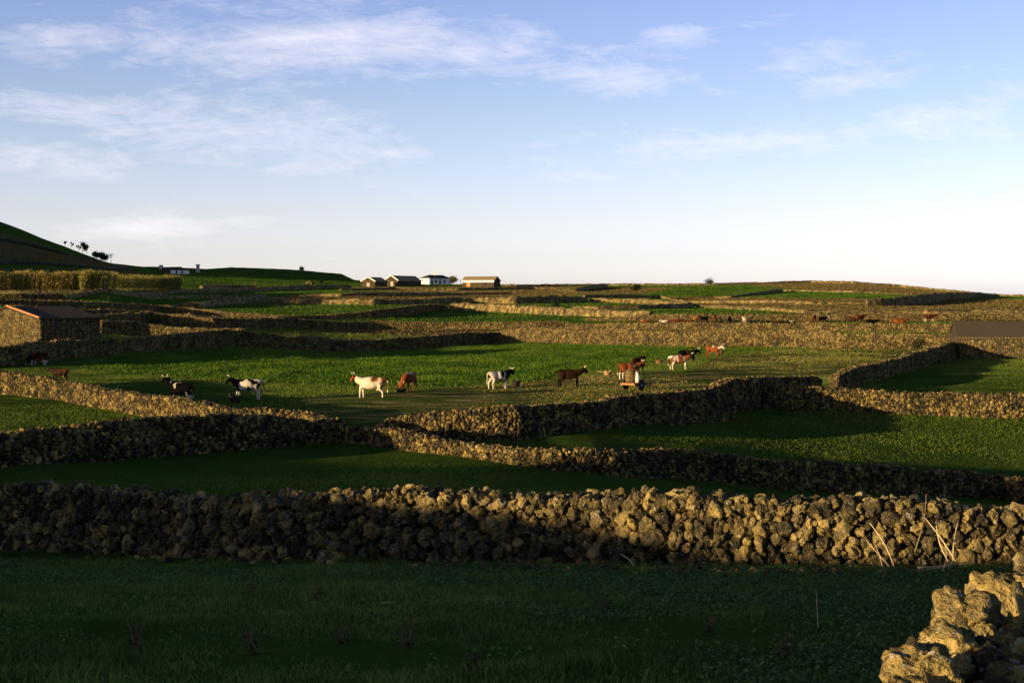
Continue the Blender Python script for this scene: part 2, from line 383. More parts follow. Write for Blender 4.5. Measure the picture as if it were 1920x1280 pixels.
LIBS = {1: rock_lib(2, 14, .34, 5), 0: rock_lib(1, 14, .30, 55), 2: rock_lib(3, 26, .36, 91), 3: rock_lib(4, 8, .36, 31)}
def rand_rot(n):
    q = rng.normal(size=(n, 4)); q /= np.linalg.norm(q, axis=1)[:, None]; w, x, y, z = q.T
    return np.stack([1-2*(y*y+z*z), 2*(x*y-z*w), 2*(x*z+y*w), 2*(x*y+z*w), 1-2*(x*x+z*z), 2*(y*z-x*w), 2*(x*z-y*w), 2*(y*z+x*w), 1-2*(x*x+y*y)], -1).reshape(n, 3, 3)
def stones(pos, size, level, tint=None):
    """arrays of rock copies: returns verts, faces, tint"""
    lib, Fc = LIBS[level]; n = len(pos); nv = len(lib[0])
    Rm = rand_rot(n); sc = size[:, None]*rng.uniform(.78, 1.22, (n, 3))
    pick = rng.integers(0, len(lib), n); L3 = np.stack(lib)[pick]
    V = np.einsum('nij,nkj->nki', Rm, L3*sc[:, None, :])+pos[:, None, :]
    Fa = (Fc[None]+(np.arange(n)*nv)[:, None, None]).reshape(-1, 3)
    t = rng.uniform(0, 1, n) if tint is None else tint
    return V.reshape(-1, 3), Fa, np.repeat(t, nv)
def merge(parts):
    V = []; Fs = []; T = []; o = 0
    for v, f, t in parts: V.append(v); Fs.append(f+o); T.append(t); o += len(v)
    return np.concatenate(V), np.concatenate(Fs), np.concatenate(T)
def path_resample(P, step):
    P = np.array(P, float); seg = np.linalg.norm(np.diff(P[:, :2], axis=0), axis=1); s = np.concatenate([[0], np.cumsum(seg)])
    n = max(2, int(s[-1]/step)+1); q = np.linspace(0, s[-1], n)
    return np.stack([np.interp(q, s, P[:, k]) for k in range(P.shape[1])], 1), q
def curve_eval(P):
    P = np.array(P, float); seg = np.linalg.norm(np.diff(P[:, :2], axis=0), axis=1); s = np.concatenate([[0], np.cumsum(seg)])
    def ev(q):
        x = np.interp(q, s, P[:, 0]); y = np.interp(q, s, P[:, 1]); h = np.interp(q, s, P[:, 2]); h = h*(1+.09*(vnoise(q, q*0+s[-1], 3.3, 13)-.5)*2+.05*(vnoise(q, q*0+s[-1], 1.1, 14)-.5)*2)
        e = .4; dx = np.interp(q+e, s, P[:, 0])-np.interp(q-e, s, P[:, 0]); dy = np.interp(q+e, s, P[:, 1])-np.interp(q-e, s, P[:, 1])
        l = np.hypot(dx, dy)+1e-9
        return x, y, h, dx/l, dy/l
    return ev, s[-1]
def core_strip(P, width, inset=.10, step=.5):
    Q, q = path_resample(P, step); ev, Lg = curve_eval(P); x, y, h, tx, ty = ev(q); nxv, nyv = ty, -tx   # right side normal
    z0 = height(x, y); rows = []
    for sgn, zz in ((1, 0), (1, 1), (-1, 1), (-1, 0)):
        w = (width/2-inset)*(1.0 if zz == 0 else .8)
        rows.append(np.stack([x+nxv*sgn*w, y+nyv*sgn*w, np.where(zz, z0+np.maximum(h-inset*1.4, .1), z0-.3)], 1))
    n = len(q); V = np.stack(rows, 1).reshape(-1, 3); Fc = []
    for i in range(n-1):
        for k in range(4):
            a, b = i*4+k, i*4+(k+1) % 4; c, d = (i+1)*4+(k+1) % 4, (i+1)*4+k
            Fc += [(a, b, c), (a, c, d)]
    Fc += [(0, 1, 2), (0, 2, 3), ((n-1)*4+2, (n-1)*4+1, (n-1)*4), ((n-1)*4+3, (n-1)*4+2, (n-1)*4)]
    return V, np.array(Fc), np.full(len(V), 0.0)
def wall_mesh(P, size, level, width=.7, both=True, ragged=.10, batter=.12, fill=1.0, backlevel=None):
    """dry stone wall along P [(x, y, height)]; rows of stones on both faces and an uneven coping"""
    ev, Lg = curve_eval(P); parts = [core_strip(P, width)]; size0 = size
    for sgn, lv in ((1, level), (-1, backlevel if backlevel is not None else level)):
        if sgn < 0 and not both: continue
        size = size0 if sgn > 0 else size0*1.9
        hmax = max(p[2] for p in P); rows = int(hmax/(size*1.28))+2; pos = []; sz = []
        for r in range(rows):
            n = int(Lg/(size*1.5)); q = (np.arange(n)+rng.uniform(-.3, .3, n)+(r % 2)*.5)*Lg/n
            x, y, h, tx, ty = ev(q); v = (r+.35)*size*1.28+rng.uniform(-.3, .3, n)*size
            keep = v < h-size*.5
            f = v/np.maximum(h, .2); w = width/2*(1-batter*2*np.clip(f, 0, 1))-size*.35+rng.uniform(-.28, .25, n)*size
            p = np.stack([x+ty*sgn*w, y-tx*sgn*w, height(x+ty*sgn*w, y-tx*sgn*w)+v], 1)
            pos.append(p[keep]); sz.append((size*rng.choice([.62, .8, .95, 1.15, 1.4], n, p=[.2, .25, .28, .19, .08]))[keep])
        pos = np.concatenate(pos); sz = np.concatenate(sz)
        parts.append(stones(pos, sz, lv))
    # coping
    size = size0
    n = int(Lg/(size*1.15)*max(1, round(width/(size*2)))*1.25); q = rng.uniform(0, Lg, n); x, y, h, tx, ty = ev(q)
    w = rng.uniform(-.5, .5, n)*width*.72
    s_ = size*rng.uniform(.6, 1.3, n); zz = height(x, y)+h-s_*.75+rng.normal(0, 1, n)*ragged*.45+ragged*.9*(vnoise(q, q*0, 1.7, 3)-.5)
    parts.append(stones(np.stack([x+ty*w, y-tx*w, zz], 1), s_, level))
    return merge(parts)
def far_strip(P, width=.9, step=.42):
    """a wall too far for single stones to show: a rough, stone-lumpy ridge"""
    Q, q = path_resample(P, step); ev, Lg = curve_eval(P); n = len(q); prof = [(1.0, 0), (1.02, .3), (.92, .62), (.85, .9), (.45, 1.0), (-.1, 1.04), (-.6, 1.0), (-.85, .8), (-1.0, 0)]
    rows = []; x, y, h, tx, ty = ev(q); hh = h*(.8+.28*vnoise(q, q*0, 1.1, 5))+.12*(vnoise(q, q*0, 6.0, 7)-.5)
    for a, b in prof:
        w = a*width/2*(1+rng.uniform(-.09, .09, n)); qq = q+rng.uniform(-.08, .08, n); x2, y2, _, tx2, ty2 = ev(qq)
        xx = x2+ty2*w; yy2 = y2-tx2*w
        rows.append(np.stack([xx, yy2, height(xx, yy2)+hh*b+(rng.uniform(-.06, .06, n) if b > 0 else -.3)], 1))
    V = np.stack(rows, 1); k = len(prof); t = rng.uniform(0, 1, (n, k)); I = np.arange(n*k).reshape(n, k)
    A = np.stack([I[:-1, :-1], I[:-1, 1:], I[1:, 1:]], -1).reshape(-1, 3); B = np.stack([I[:-1, :-1], I[1:, 1:], I[1:, :-1]], -1).reshape(-1, 3)
    caps = [(0, j+1, j) for j in range(1, k-1)]+[((n-1)*k, (n-1)*k+j, (n-1)*k+j+1) for j in range(1, k-1)]
    return V.reshape(-1, 3), np.concatenate([A, B, np.array(caps)]), t.ravel()
def trace(pts):
    """(px, top row, foot row) -> plan position and height on the ground"""
    out = []
    for px, yt, yb in pts:
        x, d, z = ground_at(px, yb); out.append((x, d, max(.35, (yb-yt)/FPX*d)))
    return out
WALLG = 'dry stone field walls'
def field_wall(label, pts, size=None, level=None, width=None):
    P = trace(pts); dm = np.mean([p[1] for p in P])
    if size is None: size = .105 if dm < 53 else (.085 if dm < 100 else .115)
    if level is None: level = 0
    if width is None: width = .75 if dm < 240 else 1.0
    # the traced foot line is the camera-side face; move the axis half a width back
    P2 = []
    for i, (x, y, h) in enumerate(P):
        a = P[max(i-1, 0)]; b = P[min(i+1, len(P)-1)]; tx, ty = b[0]-a[0], b[1]-a[1]; l = math.hypot(tx, ty)
        nx_, ny_ = ty/l, -tx/l
        if nx_*-x+ny_*-y < 0: nx_, ny_ = -nx_, -ny_
        P2.append((x-nx_*width/2, y-ny_*width/2, h))
    a, b = P2[0], P2[-1]
    if (b[1]-a[1])*-a[0]+-(b[0]-a[0])*-a[1] < 0: P2 = P2[::-1]
    if dm < 245: V, Fc, T = wall_mesh(P2, size, level, width, both=True, ragged=size*.9, backlevel=0); mat = M_STONE_MID if dm < 110 else M_STONE_FAR
    else: V, Fc, T = far_strip([(a_, b_, c_*(1 if 'dark' in label else .74)) for a_, b_, c_ in P2], width); mat = M_STONE_FAR
    o = tri_mesh('stone_wall', V, Fc, mat, attrs={'tint': T})
    return tag(o, label, 'stone wall', WALLG, 'thing')

# front wall: packed by hand-sized stones of very uneven size
def front_wall():
    tr = [(-150,925,1034),(40,925,1035),(200,925,1040),(330,930,1048),(480,930,1053),(560,936,1055),(640,934,1056),(760,925,1056),(860,930,1057),(960,934,1057),(1150,930,1058),(1240,928,1061),(1400,940,1063),(1560,944,1065),(1700,944,1066),(1880,958,1066),(2080,972,1064)]
    P = trace(tr); P = [(x, y+.4, h) for x, y, h in P]; ev, Lg = curve_eval(P); width = .85
    parts = [core_strip(P, width, .16)]
    acc = []; pts = np.zeros((0, 3))
    for r, tries in ((.22, 110), (.175, 420), (.145, 1600), (.115, 4200), (.09, 6500), (.065, 7500)):
        qs = rng.uniform(0, Lg, tries); ts = rng.uniform(-.1, 2.25, tries)
        hs = ev(qs)[2]
        for a, b, hh in zip(qs, ts, hs):
            if b > hh+width*.75: continue
            rr = r*(1-.18*(b > hh*.75))
            if b > hh*.72 and r > .23: continue
            if len(pts):
                dd = np.hypot(pts[:, 0]-a, pts[:, 1]-b)
                if np.any(dd < (pts[:, 2]+rr)*.80): continue
            pts = np.vstack([pts, (a, b, rr)])
    x, y, h, tx, ty = ev(pts[:, 0]); t = pts[:, 1]; r = pts[:, 2]
    face = t <= h
    off = np.where(face, width/2*(1-.2*np.clip(t/h, 0, 1))-r*.5, width/2*.8-(t-h)-r*.3)
    zt = np.where(face, t, h-r*.35)
    off = off+rng.uniform(-.04, .05, len(r)); zz = height(x, y)+zt+np.where(face, 0, rng.uniform(-.04, .12, len(r)))-.06
    parts.append(stones(np.stack([x+ty*off, y-tx*off, zz], 1), r*1.16, 2))
    n = int(Lg*3.3); q = rng.uniform(0, Lg, n); x, y, h, tx, ty = ev(q); w = rng.uniform(-.3, .38, n); s_ = rng.uniform(.08, .19, n)
    parts.append(stones(np.stack([x+ty*w, y-tx*w, height(x, y)+h-s_*.35+rng.uniform(-.05, .04, n)], 1), s_, 2))
    n = int(Lg*5); q = rng.uniform(0, Lg, n); x, y, h, tx, ty = ev(q)     # back face, lower detail
    parts.append(stones(np.stack([x-ty*.3, y+tx*.3, height(x, y)+rng.uniform(0, 1, n)*h*.95], 1), rng.uniform(.14, .24, n), 1))
    V, Fc, T = merge(parts); o = tri_mesh('stone_wall', V, Fc, M_STONE, attrs={'tint': T}, smooth=True)
    tag(o, 'long rough wall of big lichened boulders across the whole foreground, right half sunlit orange', 'stone wall', WALLG, 'thing')
    o.data.polygons.foreach_set('use_smooth', [False]*len(o.data.polygons))
front_wall()
def near_wall():
    ax = [(.55, 2.4, 4.50), (1.0, 3.6, 4.5), (1.42, 5.5, 4.42), (2.08, 7.0, 4.33), (2.87, 9.0, 3.98), (4.2, 12, 3.52), (7.7, 19.5, 2.6), (12.0, 28.8, 1.72)]
    off = .38; P = []
    for x, y, zt in ax:
        xx, yy2 = x+off*.92, y-off*.38; P.append((xx, yy2, zt-.08-hz(xx, yy2)))
    ev, Lg = curve_eval(P); parts = [core_strip(P, .8, .27)]
    pos = []; sz = []
    for sgn in (1, -1):
        for r in range(6):
            n = int(Lg/.27); q = (np.arange(n)+rng.uniform(-.3, .3, n)+(r % 2)*.5)*Lg/n; x, y, h, tx, ty = ev(q); v = r*.26+.05+rng.uniform(-.05, .05, n)
            k = v < h-.1; w = .34-.05*r/4+rng.uniform(-.05, .04, n)
            p = np.stack([x+sgn*ty*w, y-sgn*tx*w, height(x, y)+v], 1); pos.append(p[k]); sz.append(rng.uniform(.09, .18, n)[k])
    n = int(Lg*9); q = rng.uniform(0, Lg, n); x, y, h, tx, ty = ev(q); w = rng.uniform(-.36, .36, n); s_ = rng.uniform(.06, .15, n)
    pos.append(np.stack([x+ty*w, y-tx*w, height(x, y)+h-s_*.5], 1)); sz.append(s_)
    pos = np.concatenate(pos); sz = np.concatenate(sz); nr = pos[:, 1] < 12
    parts.append(stones(pos[nr], sz[nr], 3)); parts.append(stones(pos[~nr], sz[~nr], 2))
    # the few big coping stones that stand out
    big = np.array([(3.22, 8.95, 3.90), (3.55, 9.4, 3.82), (2.42, 7.35, 4.28), (2.62, 7.6, 4.22), (2.0, 6.35, 4.33), (1.72, 5.75, 4.40), (1.55, 5.2, 4.42), (2.2, 6.7, 4.27)])
    parts.append(stones(big, np.array([.26, .18, .15, .13, .14, .15, .13, .12]), 3, np.array([1.0, .9, .9, .8, 1, .9, 1, .8])))
    V, Fc, T = merge(parts); o = tri_mesh('stone_wall', V, Fc, M_STONE, attrs={'tint': T}, smooth=True)
    tag(o, 'close wall top of lumpy pale orange boulders cut by the lower right corner', 'stone wall', WALLG, 'thing')
near_wall()

FW = field_wall
FW('shaded dark wall across the left middle ground, first one behind the boulder wall', [(-120,830,892),(42,812,873),(150,798,868),(210,790,866),(290,783,858),(420,780,849),(500,783,842),(570,785,835),(610,794,832)])
FW('wall slanting down to the right edge, next one behind the boulder wall', [(590,790,832),(640,800,833),(700,806,839),(760,812,847),(860,832,858),(960,841,872),(1050,845,884),(1150,848,893),(1280,847,903),(1380,852,910),(1500,868,921),(1620,878,927),(1750,886,933),(1880,892,940),(2060,902,950)])
FW('golden sunlit wall slanting down from the left edge before the black cows', [(-140,680,728),(42,702,745),(90,710,750),(133,720,756),(200,732,767),(247,738,777),(300,748,786),(383,755,801),(430,768,808),(473,768,813),(560,776,822),(617,790,831)])
FW('long dark shaded wall rising to the right along the near edge of the cow pasture', [(690,808,826),(727,786,828),(771,780,828),(860,773,828),(971,761,825),(1050,757,815),(1133,752,807),(1187,743,799),(1312,731,783),(1375,717,775),(1418,713,766),(1450,708,757),(1500,704,745),(1532,704,738),(1545,712,736)])
FW('sunlit tan wall at the right between two green fields, under the shaded gateway', [(1434,726,764),(1500,727,767),(1575,729,770),(1650,733,773),(1725,737,777),(1800,739,780),(1880,742,783),(2060,750,792)])
FW('dark wall running away on the right from the pasture gateway to the roofed shed', [(1572,706,731),(1592,692,728),(1669,678,708),(1744,655,685),(1785,643,675),(1800,640,671)])
FW('dark wall curving along the far left side of the cow pasture from the stone hut', [(-120,655,695),(42,648,687),(73,641,682),(133,638,673),(187,637,668),(260,633,661),(300,630,658),(367,623,655),(433,618,652),(480,622,654),(533,630,656),(640,637,662),(733,636,657),(833,628,651),(900,622,646),(946,622,642)])
FW('tall sunlit brown wall along the far right side of the cow pasture', [(925,620,643),(1050,616,645),(1200,618,648),(1312,620,651),(1462,621,651),(1575,623,654),(1725,627,655),(1800,629,657)])
FW('sunlit wall behind the stone hut meeting the pasture wall at its left bend', [(190,603,627),(267,605,631),(333,612,637),(400,615,643),(452,618,650)])
FW('ragged dark hedge-like wall above and right of the stone hut', [(150,594,610),(233,588,608),(283,585,606),(350,590,613),(400,597,617),(467,598,617),(533,597,616),(590,601,615)])
FW('sunlit wall above the bare brown plot at left centre', [(585,601,616),(700,602,615),(833,604,613),(950,603,612),(1055,604,611)])
FW('short dark wedge of wall under the middle green field', [(835,613,617),(900,607,618),(985,604,618),(1033,602,617),(1067,605,616)])
FW('long sunlit wall in front of the far resting herd on the right', [(1060,606,618),(1200,605,619),(1400,605,620),(1600,606,622),(1750,608,623),(1900,610,626),(2100,612,629)])
FW('dark wall rising right to a round stone heap at the centre', [(520,594,600),(600,591,599),(700,583,597),(767,575,591),(827,570,581)])
FW('sunlit wall right of the round stone heap passing the two small dark cows', [(843,567,581),(940,570,586),(1017,574,590),(1100,580,594),(1217,585,597)])
FW('dark wall beginning above the round stone heap and running right', [(845,563,568),(887,557,568),(967,556,570),(1067,555,567),(1102,557,565)])
FW('sunlit band of wall crossing below the white house', [(510,556,567),(600,556,571),(700,557,572),(800,558,571),(880,553,566)])
FW('thin dark wall directly under the farm sheds', [(560,553,556),(640,549,556),(700,547,556),(767,548,556),(860,549,553),(960,548,552)])
FW('low sunlit wall at the foot of the farm sheds', [(640,540,545),(740,536,544),(860,538,545),(1000,536,543),(1080,537,543)])
FW('small dark wall running up to the skyline right of the long barn', [(1023,545,547),(1083,540,547),(1118,533,541),(1140,533,539)])
FW('dark wall in the upper centre behind a small bush', [(1097,553,558),(1167,552,559),(1240,554,560),(1257,558,562)])
FW('short sunlit wall between two dark walls in the upper centre', [(1105,559,566),(1200,560,570),(1290,566,574)])
FW('dark wall at centre right above a thin green strip', [(1063,576,579),(1120,573,580),(1200,572,580),(1256,570,579),(1300,568,577)])
FW('sunlit wall under the upper right green fields', [(1256,559,567),(1400,561,569),(1520,563,571),(1625,564,572)])
FW('sunlit wall stepping down behind the far herd', [(1305,569,577),(1410,573,582),(1511,579,588),(1700,580,588),(1760,581,589),(2100,584,592)])
FW('sunlit wall right behind the far resting herd', [(1290,592,600),(1500,590,600),(1700,590,600),(1900,590,600),(2100,590,600)])
FW('dark wall behind the left end of the far resting herd', [(1095,599,602),(1160,594,602),(1233,590,601),(1290,590,600)])
FW('dark wall between the two upper right green fields', [(1339,557,559),(1372,555,559),(1425,547,553),(1468,541,547)])
FW('thick dark wall climbing to the skyline at the far right', [(1627,562,574),(1655,560,574),(1687,557,573),(1751,551,567),(1781,548,562),(1837,548,558),(1875,552,557)])
FW('dull wall at the right edge above the far herd', [(1740,578,586),(1820,578,586),(1900,579,588),(2100,580,589)])
FW('crest wall along the skyline right of the long barn', [(940,532,537),(1040,531,537),(1137,530,536),(1240,530,536),(1340,529,535),(1440,527,532),(1520,524,531),(1600,525,532),(1690,532,539),(1780,541,547),(1870,550,555),(2100,551,557)], width=1.2)
FW('sunlit wall along the top of the upper right green field', [(1468,541,546),(1600,543,549),(1700,548,553),(1760,550,555)])
FW('sunlit wall below the reed bed on the left', [(123,553,561),(300,552,561),(400,551,559),(500,550,556)])
FW('dark wall at the left edge under the pale reeds', [(-120,551,565),(40,550,563),(120,551,561)])
FW('dark wall rising right in the upper left green fields', [(320,571,575),(383,566,577),(433,559,572),(507,554,565)])
FW('sunlit wall slanting down right above the stone hut', [(-100,565,576),(77,564,574),(200,567,579),(300,572,583),(433,585,594),(540,592,599)])
FW('short sunlit wall beside the bare bush under the dark ridge', [(380,535,542),(430,534,541),(480,535,541)])
FW('dark wall running below the dark ridge towards the sheds', [(340,542,549),(430,541,548),(500,538,546),(567,534,543),(660,534,541)])
FW('dark wall at the foot of the reed bed', [(-120,545,552),(40,544,550),(180,544,550),(340,543,549)])
FW('low sunlit wall crossing the left plots above the stone hut roof', [(-100,579,589),(60,579,588),(170,581,590),(290,584,594)])

M_HEDGE = flat('dark_hedge', (.03, .035, .014), .4, 1.2)
def hedge(label, pts):
    P = trace(pts); V, Fc, T = far_strip(P, 3.0, .8); o = tri_mesh('hedge', V, Fc, M_HEDGE, attrs={'tint': T}); tag(o, label, 'hedge', 'hedges on the dark hill', 'thing')
hedge('dark hedge across the upper slope of the left hill', [(-150,425,432),(40,452,458),(90,464,470),(130,476,480)])
hedge('dark hedge across the lower slope of the left hill', [(-150,486,492),(40,489,495),(150,497,502),(240,503,507)])
#@@REST@@
# ------------------------------------------------------------------ grass and low growth (nobody could count it)
def blades(x, Y, h, w, lean=.35, zoff=-.02):
    n = len(x); z = height(x, Y)+zoff; a = rng.uniform(0, 2*np.pi, n); la = rng.uniform(0, 2*np.pi, n); ln = rng.uniform(.05, lean, n)*h
    ca, sa = np.cos(a)*w/2, np.sin(a)*w/2
    bx, by = x+np.cos(la)*ln, Y+np.sin(la)*ln; mx, my = x+np.cos(la)*ln*.3, Y+np.sin(la)*ln*.3
    V = np.stack([np.stack([x-ca, Y-sa, z], 1), np.stack([x+ca, Y+sa, z], 1), np.stack([mx-ca*.8, my-sa*.8, z+h*.55], 1), np.stack([mx+ca*.8, my+sa*.8, z+h*.55], 1), np.stack([bx, by, z+h], 1)], 1).reshape(-1, 3)
    i = np.arange(n)[:, None]*5; Fc = np.concatenate([i+np.array([[0, 1, 3]]), i+np.array([[0, 3, 2]]), i+np.array([[2, 3, 4]])])
    return V, Fc
def blades1(x, Y, h, w, lean=.5, zoff=-.03):
    n = len(x); z = height(x, Y)+zoff; a = rng.uniform(0, 2*np.pi, n); la = rng.uniform(0, 2*np.pi, n); ln = rng.uniform(.05, lean, n)*h
    ca, sa = np.cos(a)*w/2, np.sin(a)*w/2
    V = np.stack([np.stack([x-ca, Y-sa, z], 1), np.stack([x+ca, Y+sa, z], 1), np.stack([x+np.cos(la)*ln, Y+np.sin(la)*ln, z+h], 1)], 1).reshape(-1, 3)
    return V, np.arange(3*n).reshape(-1, 3)
def scatter(n, y0, y1, pad=.43):
    """even cover over the wedge of ground that the photograph shows"""
    t = rng.uniform(0, 1, n); Y = np.sqrt(y0*y0+t*(y1*y1-y0*y0)); x = rng.uniform(-pad, pad, n)*Y
    return x, Y
M_GRASS_NEAR = leaf_mat('rough_grass', (.032, .070, .014), (.20, .29, .060), .3)
M_GRASS = leaf_mat('short_grass', (.050, .095, .014), (.17, .225, .036), .3)
M_CROP = leaf_mat('leafy_clover', (.030, .085, .008), (.115, .19, .018), .3)
M_HILLGRASS = leaf_mat('hill_grass', (.035, .085, .010), (.105, .19, .020), .3)
M_STRAW = leaf_mat('dry_stalk', (.20, .13, .05), (.42, .31, .14), .15)
def grass_obj(name, x, Y, h, w, mat, label, cat='grass', one=False, tint=None, **k):
    V, Fc = (blades1 if one else blades)(x, Y, h, w, **k); m = 3 if one else 5
    t = rng.uniform(0, 1, len(x)) if tint is None else tint
    o = tri_mesh(name, V, Fc, mat, attrs={'tint': np.repeat(t, m)}); return tag(o, label, cat, kind='stuff')
# foreground meadow: patches of long and short growth
n = 330000; x, Y = scatter(n, 7, 31.5, .46); d = vnoise(x, Y, 1.6, 1)*.6+vnoise(x, Y, .45, 2)*.4
k = rng.uniform(0, 1, n) < (.35+d*.9); x, Y, d = x[k], Y[k], d[k]
grass_obj('meadow_grass', x, Y, (.05+.10*d**1.5)*rng.uniform(.5, 1.4, len(x))*(1+.6*np.clip((vnoise(x, Y, .8, 77)-.68)*6, 0, 1)), rng.uniform(.008, .022, len(x)), M_GRASS_NEAR, 'dark shaded tussocky grass before the boulder wall', lean=.9, tint=np.clip(.05+.9*(vnoise(x, Y, 2.6, 8)*.5+vnoise(x, Y, .5, 9)*.5)*rng.uniform(.1, 1.6, len(x)), 0, 1))
# broad leaves low in the grass, thickest at the right
n = 150000; x, Y = scatter(n, 8, 30.5, .44); d = vnoise(x, Y, 1.3, 11)*.55+vnoise(x, Y, 5, 12)*.45+np.clip((x/Y-.05)*1.2, -.1, .28); k = d+rng.normal(0, .10, n) > .57; x, Y = x[k], Y[k]; n = len(x)
Rm = rand_rot(n); Rm = Rm; sz = rng.uniform(.009, .022, n); q = np.array([[-1, -.6, 0], [0, -1, .15], [1, -.5, 0], [1, .5, 0], [0, 1, .15], [-1, .6, 0]])
ang = rng.uniform(0, 2*np.pi, n); til = rng.normal(0, .45, (n, 2)); cz, sz_ = np.cos(ang), np.sin(ang)
P = q[None]*sz[:, None, None]; PX = P[..., 0]*cz[:, None]-P[..., 1]*sz_[:, None]; PY = P[..., 0]*sz_[:, None]+P[..., 1]*cz[:, None]; PZ = P[..., 2]+PX*til[:, :1]+PY*til[:, 1:]
V = np.stack([PX+x[:, None], PY+Y[:, None], PZ+(height(x, Y)+rng.uniform(.02, .11, n))[:, None]], -1).reshape(-1, 3); Fc = np.arange(6*n).reshape(-1, 6)
M_WEED = leaf_mat('broad_weed_leaf', (.035, .075, .020), (.15, .23, .060), .2)
tag(tri_mesh('weed_patch', V, Fc, M_WEED, attrs={'tint': np.repeat(rng.uniform(0, 1, n), 6)}), 'low broad-leaved weeds spread through the foreground grass', 'weeds', kind='stuff')
# shaded paddock behind the front wall
n = 230000; x, Y = scatter(n, 31.5, 60, .44); d = vnoise(x, Y, 3, 21); grass_obj('pasture_grass', x, Y, (.04+.06*d)*rng.uniform(.6, 1.4, n), rng.uniform(.018, .035, n), M_GRASS, 'short grass of the shaded paddocks behind the boulder wall', one=True, tint=np.clip(.1+d*.7+rng.normal(0, .12, n), 0, 1), lean=1.2)
def mask_keep(x, Y, want_dry=False):
    px, py, dm, sm2 = field_masks(x, Y, height(x, Y)); return px, py, dm, sm2
# cow pasture and its neighbours
CROP = [(150,690),(260,664),(433,655),(640,664),(830,656),(950,643),(1200,650),(1440,655),(1330,664),(1250,672),(1180,690),(1110,694),(1000,712),(860,724),(640,722),(430,712),(300,704)]
n = 1300000; x, Y = scatter(n, 58, 205, .41); px, py, dm, s2 = mask_keep(x, Y); crop = in_poly(px+rng.normal(0, 6, n), py+rng.normal(0, 1.5, n), CROP) & (py > 640)
d = vnoise(x, Y, 4, 31)*.6+vnoise(x, Y, 1.1, 32)*.4
k = (~crop) & (rng.uniform(0, 1, n) > dm*.75) & (rng.uniform(0, 1, n) > s2*(.25+.5*(1-d)))
gz = k & (s2 > .5) & (rng.uniform(0, 1, n) < .8); k &= ~gz
M_GRAZED = leaf_mat('grazed_straw_grass', (.085, .095, .020), (.42, .34, .10), .3)
grass_obj('grazed_grass', x[gz], Y[gz], (.05+.07*d[gz])*rng.uniform(.5, 1.5, gz.sum()), rng.uniform(.03, .07, gz.sum()), M_GRAZED, 'yellowed trampled grass on the right part of the cow pasture', one=True, tint=np.clip(.1+.7*d[gz]+rng.normal(0, .2, gz.sum()), 0, 1), lean=1.3)
x1, Y1 = x[k], Y[k]; grass_obj('pasture_grass', x1, Y1, (.05+.09*d[k])*rng.uniform(.5, 1.5, k.sum())*np.clip(Y1/90, .7, 1.5), rng.uniform(.03, .07, k.sum())*np.clip(Y1/100, .55, 2), M_GRASS, 'grazed grass of the cow pasture and fields beside it', one=True, tint=np.clip(.1+.9*d[k]+rng.normal(0, .15, k.sum()), 0, 1), lean=1.3)
n = 420000; x, Y = scatter(n, 84, 205, .40); px, py = pix(x, Y, height(x, Y)); k = in_poly(px+rng.normal(0, 7, n), py+rng.normal(0, 1.6, n), CROP); x, Y = x[k], Y[k]
d = vnoise(x, Y, 1.5, 41)*.5+vnoise(x, Y, 3.4, 42)*.5; n = len(x)
grass_obj('fodder_crop', x, Y, (.10+.34*np.clip(d-.25, 0, 1))*rng.uniform(.5, 1.3, n), rng.uniform(.07, .16, n), M_CROP, 'lush leafy green fodder in the back of the cow pasture', 'fodder crop', one=True, tint=np.clip(d*1.3-.2+rng.normal(0, .15, n), 0, 1), lean=1.1, zoff=0)
# upper fields
n = 330000; x, Y = scatter(n, 205, 560, .42); px, py, dm, s2 = mask_keep(x, Y); d = vnoise(x, Y, 8, 51); k = (rng.uniform(0, 1, n) > dm*.9)
grass_obj('hill_field_grass', x[k], Y[k], (.12+.10*d[k])*rng.uniform(.6, 1.4, k.sum()), rng.uniform(.16, .34, k.sum()), M_HILLGRASS, 'green grass of the upper fields below the skyline', one=True, tint=np.clip(.25+.5*d[k]+rng.normal(0, .12, k.sum()), 0, 1), lean=1.3, zoff=0)
kd = (dm > .5) & (rng.uniform(0, 1, n) < .8)
M_HEATH = leaf_mat('dry_heath', (.07, .055, .022), (.21, .155, .055), .15)
grass_obj('dry_heath', x[kd], Y[kd], rng.uniform(.12, .3, kd.sum()), rng.uniform(.2, .4, kd.sum()), M_HEATH, 'brown dry growth on the stony plots between far walls', 'heath', one=True, lean=1.2, zoff=0)
# hay litter on the grazed part
n = 45000; x, Y = scatter(n, 60, 175, .42); px, py, dm, s2 = mask_keep(x, Y); d = vnoise(x*.35, Y, 1.5, 61)*.55+vnoise(x, Y, 5, 62)*.45; k = (s2 > .5) & (d+rng.normal(0, .08, n) > .72) & (px > 1050)
x, Y = x[k], Y[k]; n = len(x); a = rng.uniform(0, np.pi, n); ln = rng.uniform(.04, .12, n); z = height(x, Y)+rng.uniform(.05, .13, n)
V = np.stack([np.stack([x-np.cos(a)*ln, Y-np.sin(a)*ln, z-.02], 1), np.stack([x+np.cos(a)*ln, Y+np.sin(a)*ln, z-.02], 1), np.stack([x+.03, Y, z+.035], 1)], 1).reshape(-1, 3)
tag(tri_mesh('hay_litter', V, np.arange(3*n).reshape(-1, 3), M_STRAW, attrs={'tint': np.repeat(rng.uniform(0, 1, n), 3)}), 'pale trampled hay scattered over the grazed pasture', 'hay', kind='stuff')

